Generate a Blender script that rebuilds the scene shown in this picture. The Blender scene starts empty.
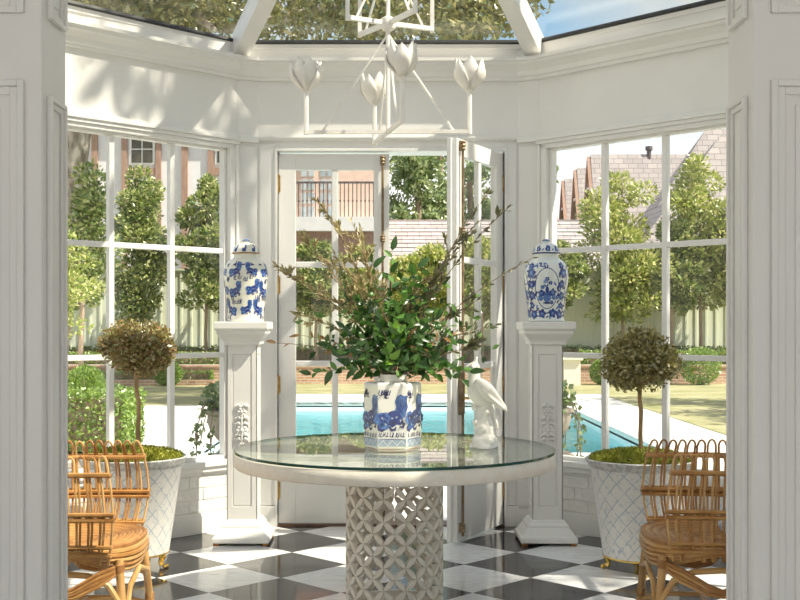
import bpy, bmesh, math, random
import numpy as np
from mathutils import Vector, Matrix
random.seed(7)
RNG = np.random.default_rng(7)
S = bpy.context.scene
COL = S.collection
PI = math.pi

# ------------------------------------------------------------------ camera
F_PX, CX, CY, H = 1110.0, 388.0, 325.0, 1.35
cam_d = bpy.data.cameras.new('camera')
cam_d.sensor_width = 36.0
cam_d.lens = F_PX / 800.0 * 36.0
cam_d.shift_x = (400 - CX) / 800.0
cam_d.shift_y = (CY - 300) / 800.0
cam_d.clip_start = 0.05
cam_d.clip_end = 500
cam = bpy.data.objects.new('camera', cam_d)
cam.location = (0, 0, H)
cam.rotation_euler = (PI / 2, 0, 0)
COL.objects.link(cam)
S.camera = cam

# ------------------------------------------------------------------ sky
W_ = bpy.data.worlds.new('sky')
S.world = W_
W_.use_nodes = True
nt = W_.node_tree
nt.nodes.clear()
tc = nt.nodes.new('ShaderNodeTexCoord')
sx = nt.nodes.new('ShaderNodeSeparateXYZ')
cr = nt.nodes.new('ShaderNodeValToRGB')
bg = nt.nodes.new('ShaderNodeBackground')
wo = nt.nodes.new('ShaderNodeOutputWorld')
nt.links.new(tc.outputs['Generated'], sx.inputs[0])
nt.links.new(sx.outputs['Z'], cr.inputs[0])
el = cr.color_ramp.elements
el[0].position = 0.0
el[0].color = (1.45, 1.42, 1.36, 1)
el[1].position = 1.0
el[1].color = (0.34, 0.52, 0.82, 1)
for p, c in ((0.13, (1.25, 1.27, 1.28)), (0.19, (0.74, 0.90, 1.08)), (0.26, (0.40, 0.68, 1.0)), (0.5, (0.38, 0.58, 0.92))):
    e = el.new(p)
    e.color = (*c, 1)
# thin broken cloud over the whole sky
cl = nt.nodes.new('ShaderNodeTexNoise')
cl.inputs['Scale'].default_value = 3.2
cl.inputs['Detail'].default_value = 6
cof = nt.nodes.new('ShaderNodeVectorMath')
cof.operation = 'ADD'
cof.inputs[1].default_value = (4.3, 1.7, 2.0)
nt.links.new(tc.outputs['Generated'], cof.inputs[0])
nt.links.new(cof.outputs[0], cl.inputs['Vector'])
cm = nt.nodes.new('ShaderNodeMapRange')
cm.inputs['From Min'].default_value = 0.40
cm.inputs['From Max'].default_value = 0.60
nt.links.new(cl.outputs[0], cm.inputs['Value'])
cmx = nt.nodes.new('ShaderNodeMix')
cmx.data_type = 'RGBA'
nt.links.new(cm.outputs[0], cmx.inputs[0])
nt.links.new(cr.outputs[0], cmx.inputs[6])
cmx.inputs[7].default_value = (1.0, 0.97, 0.92, 1)
nt.links.new(cmx.outputs[2], bg.inputs[0])
nt.links.new(bg.outputs[0], wo.inputs[0])
bg.inputs[1].default_value = 0.80

# ------------------------------------------------------------------ sun
sun_d = bpy.data.lights.new('sun', 'SUN')
sun_d.energy = 6.8
sun_d.angle = math.radians(0.6)
sun_d.color = (1.0, 0.93, 0.80)
sun = bpy.data.objects.new('sun', sun_d)
SUN_DIR = Vector((-2.7, 1.0, -3.6)).normalized()
sun.rotation_euler = SUN_DIR.to_track_quat('-Z', 'Y').to_euler()
sun.location = (20, -10, 30)
COL.objects.link(sun)

# ------------------------------------------------------------------ exposure
S.view_settings.view_transform = 'Standard'
S.view_settings.look = 'None'
S.view_settings.gamma = 1.0
S.view_settings.use_curve_mapping = False
S.view_settings.exposure = 0.36


# ================================================================== helpers
def P(px, py, d):
    """point seen at photo pixel (px, py) at distance d from the camera"""
    return Vector(((px - CX) / F_PX * d, d, H + (CY - py) * d / F_PX))


ORG = {}


def mat_new(name):
    m = bpy.data.materials.new(name)
    m.use_nodes = True
    n = m.node_tree
    n.nodes.clear()
    out = n.nodes.new('ShaderNodeOutputMaterial')
    return m, n, out


def N(n, t, **kw):
    x = n.nodes.new(t)
    for k, v in kw.items():
        if hasattr(x, k):
            setattr(x, k, v)
        else:
            x.inputs[k].default_value = v
    return x


def L(n, a, b):
    n.links.new(a, b)


def ramp(n, src, stops, interp='LINEAR'):
    r = n.nodes.new('ShaderNodeValToRGB')
    r.color_ramp.interpolation = interp
    e = r.color_ramp.elements
    e[0].position, e[0].color = stops[0][0], (*stops[0][1], 1)
    e[1].position, e[1].color = stops[-1][0], (*stops[-1][1], 1)
    for p, c in stops[1:-1]:
        q = e.new(p)
        q.color = (*c, 1)
    n.links.new(src, r.inputs[0])
    return r.outputs[0]


def principled(name, c1, c2=None, rough=0.5, scale=8.0, metal=0.0, bump=0.0, spec=0.5, coat=0.0, detail=3.0, stretch=None, bump_scale=None, lo=0.35, hi=0.65):
    m, n, out = mat_new(name)
    b = N(n, 'ShaderNodeBsdfPrincipled')
    b.inputs['Roughness'].default_value = rough
    b.inputs['Metallic'].default_value = metal
    b.inputs['Specular IOR Level'].default_value = spec
    b.inputs['Coat Weight'].default_value = coat
    tcn = N(n, 'ShaderNodeTexCoord')
    vec = tcn.outputs['Object']
    if stretch:
        mp = N(n, 'ShaderNodeMapping')
        mp.inputs['Scale'].default_value = stretch
        L(n, vec, mp.inputs[0])
        vec = mp.outputs[0]
    nz = N(n, 'ShaderNodeTexNoise')
    nz.inputs['Scale'].default_value = scale
    nz.inputs['Detail'].default_value = detail
    L(n, vec, nz.inputs['Vector'])
    L(n, ramp(n, nz.outputs[0], [(lo, c1), (hi, c2 or c1)]), b.inputs['Base Color'])
    if bump:
        bn = N(n, 'ShaderNodeBump')
        bn.inputs['Strength'].default_value = bump
        bn.inputs['Distance'].default_value = 0.01
        nb = nz
        if bump_scale:
            nb = N(n, 'ShaderNodeTexNoise')
            nb.inputs['Scale'].default_value = bump_scale
            nb.inputs['Detail'].default_value = 4
            L(n, vec, nb.inputs['Vector'])
        L(n, nb.outputs[0], bn.inputs['Height'])
        L(n, bn.outputs[0], b.inputs['Normal'])
    L(n, b.outputs[0], out.inputs[0])
    return m


def schlick(n, f0, gain=1.0, normal=None):
    """reflectance of a clear sheet, the same from either side"""
    lw = N(n, 'ShaderNodeLayerWeight')
    lw.inputs['Blend'].default_value = 0.5
    if normal is not None:
        L(n, normal, lw.inputs['Normal'])
    pw = N(n, 'ShaderNodeMath', operation='POWER')
    pw.inputs[1].default_value = 5.0
    L(n, lw.outputs['Facing'], pw.inputs[0])
    ma = N(n, 'ShaderNodeMath', operation='MULTIPLY_ADD')
    ma.inputs[1].default_value = (1 - f0) * gain
    ma.inputs[2].default_value = f0 * gain
    L(n, pw.outputs[0], ma.inputs[0])
    return ma.outputs[0]


def glass(name, tint, f0=0.04, rough=0.0, gain=1.0):
    m, n, out = mat_new(name)
    t = N(n, 'ShaderNodeBsdfTransparent')
    t.inputs[0].default_value = (*tint, 1)
    g = N(n, 'ShaderNodeBsdfGlossy')
    g.inputs['Roughness'].default_value = rough
    mx = N(n, 'ShaderNodeMixShader')
    L(n, schlick(n, f0, gain), mx.inputs[0])
    L(n, t.outputs[0], mx.inputs[1])
    L(n, g.outputs[0], mx.inputs[2])
    L(n, mx.outputs[0], out.inputs[0])
    return m


def foliage_mat(name, cols, trans=0.35, gloss=0.12):
    """leaf material; each separate leaf takes its own shade"""
    m, n, out = mat_new(name)
    ge = N(n, 'ShaderNodeNewGeometry')
    k = len(cols)
    col = ramp(n, ge.outputs['Random Per Island'], [(i / (k - 1), c) for i, c in enumerate(cols)])
    d = N(n, 'ShaderNodeBsdfDiffuse')
    t = N(n, 'ShaderNodeBsdfTranslucent')
    g = N(n, 'ShaderNodeBsdfGlossy')
    g.inputs['Roughness'].default_value = 0.35
    g.inputs[0].default_value = (1, 1, 1, 1)
    L(n, col, d.inputs[0])
    hs = N(n, 'ShaderNodeHueSaturation')
    hs.inputs['Value'].default_value = 1.25
    L(n, col, hs.inputs['Color'])
    L(n, hs.outputs[0], t.inputs[0])
    m1 = N(n, 'ShaderNodeMixShader')
    m1.inputs[0].default_value = trans
    L(n, d.outputs[0], m1.inputs[1])
    L(n, t.outputs[0], m1.inputs[2])
    m2 = N(n, 'ShaderNodeMixShader')
    m2.inputs[0].default_value = gloss
    L(n, m1.outputs[0], m2.inputs[1])
    L(n, g.outputs[0], m2.inputs[2])
    L(n, m2.outputs[0], out.inputs[0])
    return m


class MB:
    """collects shapes in world space, build() links them as ONE mesh object"""

    def __init__(self, xf=None):
        self.v, self.f, self.xf = [], [], xf

    def add(self, vs, fs):
        b = len(self.v)
        if self.xf is not None:
            vs = [self.xf @ Vector(p) for p in vs]
        self.v += [tuple(p) for p in vs]
        self.f += [tuple(i + b for i in f) for f in fs]
        return self

    def box(self, x0, x1, y0, y1, z0, z1):
        vs = [(x, y, z) for z in (z0, z1) for x, y in ((x0, y0), (x1, y0), (x1, y1), (x0, y1))]
        return self.add(vs, [(3, 2, 1, 0), (4, 5, 6, 7), (0, 1, 5, 4), (1, 2, 6, 5), (2, 3, 7, 6), (3, 0, 4, 7)])

    def prism(self, pts, z0, z1):
        k = len(pts)
        vs = [(x, y, z0) for x, y in pts] + [(x, y, z1) for x, y in pts]
        fs = [tuple(range(k - 1, -1, -1)), tuple(range(k, 2 * k))] + [(i, (i + 1) % k, (i + 1) % k + k, i + k) for i in range(k)]
        return self.add(vs, fs)

    def hexa(self, bot, top):
        """solid between two equal-length loops"""
        k = len(bot)
        fs = [tuple(range(k - 1, -1, -1)), tuple(range(k, 2 * k))] + [(i, (i + 1) % k, (i + 1) % k + k, i + k) for i in range(k)]
        return self.add(list(bot) + list(top), fs)

    def frustums(self, cx, cy, secs):
        """square stepped block: secs = [(half_x, half_y, z), ...]"""
        vs, fs = [], []
        for hx, hy, z in secs:
            vs += [(cx - hx, cy - hy, z), (cx + hx, cy - hy, z), (cx + hx, cy + hy, z), (cx - hx, cy + hy, z)]
        for k in range(len(secs) - 1):
            for i in range(4):
                j = (i + 1) % 4
                fs.append((4 * k + i, 4 * k + j, 4 * k + 4 + j, 4 * k + 4 + i))
        fs.append((3, 2, 1, 0))
        e = 4 * (len(secs) - 1)
        fs.append((e, e + 1, e + 2, e + 3))
        return self.add(vs, fs)

    def lathe(self, prof, n=32, c=(0, 0, 0), caps=True, a0=0.0):
        vs, fs = [], []
        for r, z in prof:
            for i in range(n):
                a = a0 + 2 * PI * i / n
                vs.append((c[0] + r * math.cos(a), c[1] + r * math.sin(a), c[2] + z))
        for k in range(len(prof) - 1):
            for i in range(n):
                j = (i + 1) % n
                fs.append((k * n + i, k * n + j, (k + 1) * n + j, (k + 1) * n + i))
        if caps:
            fs.append(tuple(range(n - 1, -1, -1)))
            e = (len(prof) - 1) * n
            fs.append(tuple(range(e, e + n)))
        return self.add(vs, fs)

    def tube(self, pts, r, n=8, closed=False, flat=1.0):
        pts = [Vector(p) for p in pts]
        k = len(pts)
        rs = r if isinstance(r, (list, tuple)) else [r] * k
        vs, fs = [], []
        nrm = None
        for i, p in enumerate(pts):
            if closed:
                t = pts[(i + 1) % k] - pts[i - 1]
            else:
                t = pts[min(i + 1, k - 1)] - pts[max(i - 1, 0)]
            t = t.normalized() if t.length > 1e-9 else Vector((0, 0, 1))
            if nrm is None:
                a = Vector((0, 0, 1)) if abs(t.z) < 0.9 else Vector((1, 0, 0))
                nrm = t.cross(a).normalized()
            nrm = (nrm - t * nrm.dot(t))
            nrm = nrm.normalized() if nrm.length > 1e-6 else t.orthogonal().normalized()
            bn = t.cross(nrm)
            for q in range(n):
                a = 2 * PI * q / n + PI / n
                vs.append(p + nrm * (rs[i] * math.cos(a)) + bn * (rs[i] * flat * math.sin(a)))
        m = k if closed else k - 1
        for i in range(m):
            for q in range(n):
                q2 = (q + 1) % n
                i2 = (i + 1) % k
                fs.append((i * n + q, i * n + q2, i2 * n + q2, i2 * n + q))
        if not closed:
            fs.append(tuple(range(n - 1, -1, -1)))
            fs.append(tuple(range((k - 1) * n, k * n)))
        return self.add(vs, fs)

    def ball(self, c, r, n=10, m=7):
        rx, ry, rz = r if isinstance(r, (list, tuple)) else (r, r, r)
        vs, fs = [], []
        for j in range(1, m):
            ph = PI * j / m
            for i in range(n):
                a = 2 * PI * i / n
                vs.append((c[0] + rx * math.sin(ph) * math.cos(a), c[1] + ry * math.sin(ph) * math.sin(a), c[2] + rz * math.cos(ph)))
        vs += [(c[0], c[1], c[2] + rz), (c[0], c[1], c[2] - rz)]
        t, b = len(vs) - 2, len(vs) - 1
        for j in range(m - 2):
            for i in range(n):
                i2 = (i + 1) % n
                fs.append((j * n + i, (j + 1) * n + i, (j + 1) * n + i2, j * n + i2))
        for i in range(n):
            i2 = (i + 1) % n
            fs.append((t, i, i2))
            fs.append((b, (m - 2) * n + i2, (m - 2) * n + i))
        return self.add(vs, fs)

    def sweep(self, path, prof, closed=False):
        """mitred moulding: path of (x, y), profile of (inward offset, z); inward = left of travel"""
        k = len(path)
        pv = [Vector((p[0], p[1])) for p in path]
        vs, fs = [], []
        for i in range(k):
            def nrm(a, b):
                d = (pv[b] - pv[a]).normalized()
                return Vector((-d.y, d.x))
            if closed or 0 < i < k - 1:
                n1, n2 = nrm((i - 1) % k, i), nrm(i, (i + 1) % k)
                mi = (n1 + n2)
                mi = mi / max(1e-6, (1 + n1.dot(n2)))
            else:
                mi = nrm(0, 1) if i == 0 else nrm(k - 2, k - 1)
            for d, z in prof:
                q = pv[i] + mi * d
                vs.append((q.x, q.y, z))
        m = len(prof)
        for i in range(k if closed else k - 1):
            i2 = (i + 1) % k
            for q in range(m):
                q2 = (q + 1) % m
                fs.append((i * m + q, i2 * m + q, i2 * m + q2, i * m + q2))
        if not closed:
            fs.append(tuple(range(m)))
            fs.append(tuple(range(k * m - 1, (k - 1) * m - 1, -1)))
        return self.add(vs, fs)

    def build(self, name, mat, parent=None, smooth=False, bevel=0.0, sub=0, normals=True, loc=None):
        if parent is not None:
            org = ORG[parent.name]
        elif loc is not None:
            org = Vector(loc)
        else:
            a = np.array(self.v)
            lo, hi = a.min(0), a.max(0)
            org = Vector(((lo[0] + hi[0]) / 2, (lo[1] + hi[1]) / 2, lo[2]))
        me = bpy.data.meshes.new(name)
        me.from_pydata([(x - org.x, y - org.y, z - org.z) for x, y, z in self.v], [], self.f)
        if normals:
            bm = bmesh.new()
            bm.from_mesh(me)
            bmesh.ops.recalc_face_normals(bm, faces=bm.faces)
            bm.to_mesh(me)
            bm.free()
        o = bpy.data.objects.new(name, me)
        COL.objects.link(o)
        if mat:
            me.materials.append(mat)
        if smooth:
            me.shade_smooth()
            if smooth != 'all':
                me.set_sharp_from_angle(angle=math.radians(smooth if smooth is not True else 40))
        if parent is not None:
            o.parent = parent
        else:
            o.location = org
        ORG[o.name] = org
        if bevel:
            md = o.modifiers.new('bevel', 'BEVEL')
            md.width = bevel
            md.segments = 2
            md.limit_method = 'ANGLE'
        if sub:
            md = o.modifiers.new('subsurf', 'SUBSURF')
            md.levels = md.render_levels = sub
        return o


def thing(name, label=None, cat=None, loc=(0, 0, 0), group=None, kind=None):
    o = bpy.data.objects.new(name, None)
    o.empty_display_size = 0.1
    COL.objects.link(o)
    o.location = loc
    ORG[o.name] = Vector(loc)
    return tag(o, label, cat, group, kind)


def tag(o, label=None, cat=None, group=None, kind=None):
    if label:
        o['label'] = label
    if cat:
        o['category'] = cat
    if group:
        o['group'] = group
    if kind:
        o['kind'] = kind
    return o


def struct(o, label=None):
    return tag(o, label, None, None, 'structure')


def inst(name, me, parent, loc, rot=None, scale=None, mtx=None):
    """a piece that shares its mesh with its likes; loc in world"""
    o = bpy.data.objects.new(name, me)
    COL.objects.link(o)
    o.parent = parent
    if mtx is not None:
        o.matrix_basis = Matrix.Translation(-ORG[parent.name]) @ mtx
    else:
        o.location = Vector(loc) - ORG[parent.name]
        if rot:
            o.rotation_euler = rot
        if scale:
            o.scale = scale
    ORG[o.name] = Vector(loc) if loc is not None else Vector((0, 0, 0))
    return o


def mesh_of(mb, name, mat, smooth=False):
    me = bpy.data.meshes.new(name)
    me.from_pydata(mb.v, [], mb.f)
    bm = bmesh.new()
    bm.from_mesh(me)
    bmesh.ops.recalc_face_normals(bm, faces=bm.faces)
    bm.to_mesh(me)
    bm.free()
    me.materials.append(mat)
    if smooth:
        me.shade_smooth()
        me.set_sharp_from_angle(angle=math.radians(40))
    return me


def leaves_np(centers, size, aspect=0.5, fold=0.25, up=0.0, jitter=0.3, dirs=None):
    """arrays of folded leaf quads pairs: returns verts, faces (two quads -> 4 verts, 2 tris each)"""
    n = len(centers)
    if dirs is None:
        d = RNG.normal(size=(n, 3))
    else:
        d = dirs + RNG.normal(size=(n, 3)) * jitter
    d[:, 2] += up
    d /= np.linalg.norm(d, axis=1)[:, None]
    e = np.cross(d, RNG.normal(size=(n, 3)))
    e /= np.linalg.norm(e, axis=1)[:, None]
    u = np.cross(d, e)
    s = size * (1 + jitter * RNG.uniform(-1, 1, n))[:, None]
    base = centers - d * s * 0.5
    tip = centers + d * s * 0.5
    a = centers + e * s * aspect * 0.5 + u * s * fold * 0.3
    b = centers - e * s * aspect * 0.5 + u * s * fold * 0.3
    v = np.stack([base, a, tip, b], 1).reshape(-1, 3)
    return v


def leaf_mesh(name, v, mat, parent=None, label=None, cat=None, kind='stuff'):
    n = len(v) // 4
    if parent is not None:
        org = np.array(ORG[parent.name])
    else:
        lo, hi = v.min(0), v.max(0)
        org = np.array([(lo[0] + hi[0]) / 2, (lo[1] + hi[1]) / 2, lo[2]])
    me = bpy.data.meshes.new(name)
    me.vertices.add(4 * n)
    me.vertices.foreach_set('co', (v - org).astype(np.float32).ravel())
    idx = np.arange(n)[:, None] * 4
    tri = np.concatenate([idx + np.array([[0, 1, 2]]), idx + np.array([[0, 2, 3]])], 1).ravel()
    me.loops.add(6 * n)
    me.loops.foreach_set('vertex_index', tri.astype(np.int32))
    me.polygons.add(2 * n)
    me.polygons.foreach_set('loop_start', np.arange(0, 6 * n, 3, dtype=np.int32))
    me.update(calc_edges=True)
    me.validate()
    me.materials.append(mat)
    o = bpy.data.objects.new(name, me)
    COL.objects.link(o)
    if parent is not None:
        o.parent = parent
    else:
        o.location = Vector(org)
    ORG[o.name] = Vector(org)
    if kind:
        o['kind'] = kind
    if label:
        o['label'] = label
    if cat:
        o['category'] = cat
    return o


def blob_points(blobs, n, shell=0.55):
    """random points in a set of ellipsoids (c, r), mostly near the surface"""
    w = np.array([b[1][0] * b[1][1] + b[1][0] * b[1][2] for b in blobs])
    pick = RNG.choice(len(blobs), n, p=w / w.sum())
    c = np.array([b[0] for b in blobs], float)[pick]
    r = np.array([b[1] for b in blobs], float)[pick]
    d = RNG.normal(size=(n, 3))
    d /= np.linalg.norm(d, axis=1)[:, None]
    rad = (shell + (1 - shell) * RNG.uniform(0, 1, n) ** 0.7)[:, None]
    return c + d * r * rad, d


# ================================================================== materials
M_white = principled('white_paint', (0.80, 0.785, 0.755), (0.83, 0.815, 0.785), 0.38, 3.0, bump=0.03, bump_scale=60)
M_brickw = principled('painted_brick', (0.78, 0.76, 0.71), (0.86, 0.84, 0.80), 0.6, 30, bump=0.5, bump_scale=45)
M_mortar = principled('painted_mortar', (0.78, 0.76, 0.71), (0.83, 0.81, 0.77), 0.8, 30, bump=0.3)
M_glass = glass('window_glass', (0.985, 0.992, 0.985), 0.02)
M_roofglass = glass('roof_glass', (0.93, 0.93, 0.90), 0.03)
M_gasket = principled('black_gasket', (0.02, 0.02, 0.02), None, 0.5)
M_brass = principled('aged_brass', (0.36, 0.23, 0.09), (0.54, 0.37, 0.15), 0.36, 25, metal=1.0, bump=0.05)
M_brassd = principled('dark_brass', (0.17, 0.12, 0.07), (0.34, 0.25, 0.15), 0.5, 18, metal=0.6)
M_gold = principled('gilt_brass', (0.70, 0.45, 0.10), (0.85, 0.60, 0.18), 0.3, 30, metal=1.0)
M_thresh = principled('bronze_threshold', (0.10, 0.05, 0.03), (0.16, 0.08, 0.05), 0.4, 20)
M_stone = principled('cream_cast_stone', (0.83, 0.77, 0.66), (0.88, 0.83, 0.74), 0.55, 22, bump=0.12, bump_scale=90)
M_plaster = principled('white_plaster', (0.82, 0.78, 0.72), (0.88, 0.85, 0.80), 0.6, 20, bump=0.15, bump_scale=70)
M_ceramic = principled('white_glazed_ceramic', (0.84, 0.81, 0.75), (0.88, 0.86, 0.81), 0.12, 6, coat=0.4)
M_porc = principled('pale_porcelain', (0.78, 0.77, 0.66), (0.84, 0.83, 0.74), 0.14, 5, coat=0.4)
M_porcg = principled('grey_white_porcelain', (0.72, 0.76, 0.74), (0.80, 0.83, 0.80), 0.12, 5, coat=0.4)
M_cobalt = principled('cobalt_glaze', (0.012, 0.022, 0.16), (0.03, 0.06, 0.28), 0.15, 60, coat=0.4)
M_blue = principled('mid_blue_glaze', (0.03, 0.09, 0.34), (0.10, 0.22, 0.50), 0.15, 70, coat=0.4)
M_ink = principled('navy_outline_glaze', (0.015, 0.02, 0.09), (0.05, 0.06, 0.22), 0.15, 60, coat=0.4)
M_band = principled('grey_blue_glaze', (0.30, 0.38, 0.52), (0.42, 0.50, 0.60), 0.15, 60, coat=0.3)
M_rattan = principled('honey_rattan', (0.34, 0.15, 0.04), (0.58, 0.32, 0.11), 0.34, 9, bump=0.2, bump_scale=40, detail=5, lo=0.3, hi=0.7)
M_rattanp = principled('pale_cane', (0.50, 0.27, 0.09), (0.66, 0.41, 0.17), 0.34, 8, bump=0.1)
M_bind = principled('brown_binding', (0.30, 0.13, 0.04), (0.45, 0.22, 0.07), 0.45, 30)
M_cush = principled('blue_print_cotton', (0.75, 0.80, 0.88), (0.28, 0.42, 0.66), 0.8, 28, lo=0.48, hi=0.54)
M_black = principled('black_marble', (0.014, 0.014, 0.016), (0.030, 0.030, 0.034), 0.10, 3, spec=0.55)
M_grout = principled('grey_grout', (0.42, 0.40, 0.37), None, 0.8)
M_gedge = principled('green_glass_edge', (0.01, 0.05, 0.04), (0.02, 0.09, 0.07), 0.08, 4)
M_tglass = glass('table_glass', (0.95, 0.98, 0.96), 0.045)
M_bouncefloor = principled('pale_bounce_floor', (0.68, 0.66, 0.62), (0.76, 0.74, 0.70), 0.4, 4)  # unseen hall floor, made pale to bounce neutral light onto the jambs
M_moss = foliage_mat('moss_green', [(0.18, 0.21, 0.02), (0.32, 0.34, 0.05), (0.46, 0.45, 0.09)], 0.3, 0.02)
M_soil = principled('soil', (0.05, 0.035, 0.02), (0.10, 0.07, 0.04), 0.9, 40, bump=0.5)


def white_marble():
    m, n, out = mat_new('white_marble')
    b = N(n, 'ShaderNodeBsdfPrincipled')
    b.inputs['Roughness'].default_value = 0.14
    tcn = N(n, 'ShaderNodeTexCoord')
    oi = N(n, 'ShaderNodeObjectInfo')
    va = N(n, 'ShaderNodeVectorMath', operation='ADD')
    L(n, tcn.outputs['Object'], va.inputs[0])
    mm = N(n, 'ShaderNodeMath', operation='MULTIPLY')
    mm.inputs[1].default_value = 37.0
    L(n, oi.outputs['Random'], mm.inputs[0])
    L(n, mm.outputs[0], va.inputs[1])
    wv = N(n, 'ShaderNodeTexNoise')
    wv.inputs['Scale'].default_value = 5
    wv.inputs['Detail'].default_value = 7
    wv.inputs['Distortion'].default_value = 1.6
    mp = N(n, 'ShaderNodeMapping')
    mp.inputs['Scale'].default_value = (0.5, 1.6, 1)
    L(n, va.outputs[0], mp.inputs[0])
    L(n, mp.outputs[0], wv.inputs['Vector'])
    c = ramp(n, wv.outputs[0], [(0.30, (0.58, 0.58, 0.58)), (0.44, (0.80, 0.79, 0.77)), (0.52, (0.70, 0.70, 0.70)), (0.57, (0.83, 0.82, 0.80))])
    L(n, c, b.inputs['Base Color'])
    L(n, b.outputs[0], out.inputs[0])
    return m


M_marble = white_marble()

# ================================================================== the room shell
BZ = 7.455
OCT = [(0.873, 7.455), (-0.873, 7.455), (-1.007, 7.40), (-2.322, 6.085), (-2.378, 5.951), (-2.378, 4.205), (-2.322, 4.071), (-1.2, 2.95),
       (1.2, 2.95), (2.322, 4.071), (2.378, 4.205), (2.378, 5.951), (2.322, 6.085), (1.007, 7.40)]
TOPZ = 3.23


def clip_convex(poly, clip):
    out = poly
    for i in range(len(clip)):
        a, b = clip[i], clip[(i + 1) % len(clip)]
        ex, ey = b[0] - a[0], b[1] - a[1]
        side = lambda p: ex * (p[1] - a[1]) - ey * (p[0] - a[0])
        inp, out = out, []
        for j in range(len(inp)):
            p, q = inp[j], inp[(j + 1) % len(inp)]
            sp, sq = side(p), side(q)
            if sp >= 0:
                out.append(p)
            if (sp > 0 > sq) or (sp < 0 < sq):
                t = sp / (sp - sq)
                out.append((p[0] + t * (q[0] - p[0]), p[1] + t * (q[1] - p[1])))
        if not out:
            return []
    return out


# floor: bed + marble tiles laid on the diagonal
floor = struct(MB().prism([(x * 1.06, 5.08 + (y - 5.08) * 1.06) for x, y in OCT], -0.20, -0.006).build('floor', M_grout), 'floor of black and white marble squares laid on the diagonal')
D = 0.665
g = 0.0016
octc = [(x * 1.004, 5.08 + (y - 5.08) * 1.004) for x, y in OCT]
hd = D / 2 - g
for i in range(-14, 15):
    for j in range(-14, 15):
        cx, cy = -0.57 + (i - j) * D / 2, 6.2605 + (i + j) * D / 2
        if cy < 2.3 or abs(cx) > 3:
            continue
        poly = clip_convex([(cx, cy - hd), (cx + hd, cy), (cx, cy + hd), (cx - hd, cy)], octc)
        if len(poly) < 3:
            continue
        MB().prism(poly, -0.018, 0.0).build('tile', M_black if (i + j) % 2 == 0 else M_marble, floor)


def frame_of(p0, p1):
    """local frame of a wall: x along it, y into the room, z up"""
    a, b = Vector((*p0, 0)), Vector((*p1, 0))
    u = (b - a).normalized()
    n = Vector((-u.y, u.x, 0))
    m = Matrix(((u.x, n.x, 0, a.x), (u.y, n.y, 0, a.y), (0, 0, 1, 0), (0, 0, 0, 1)))
    return m, (b - a).length


brick_me = mesh_of(MB().frustums(0, 0, [(0.101, 0.012, 0), (0.105, 0.014, 0.005), (0.105, 0.014, 0.069), (0.101, 0.012, 0.074)]), 'brick', M_brickw)


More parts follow.
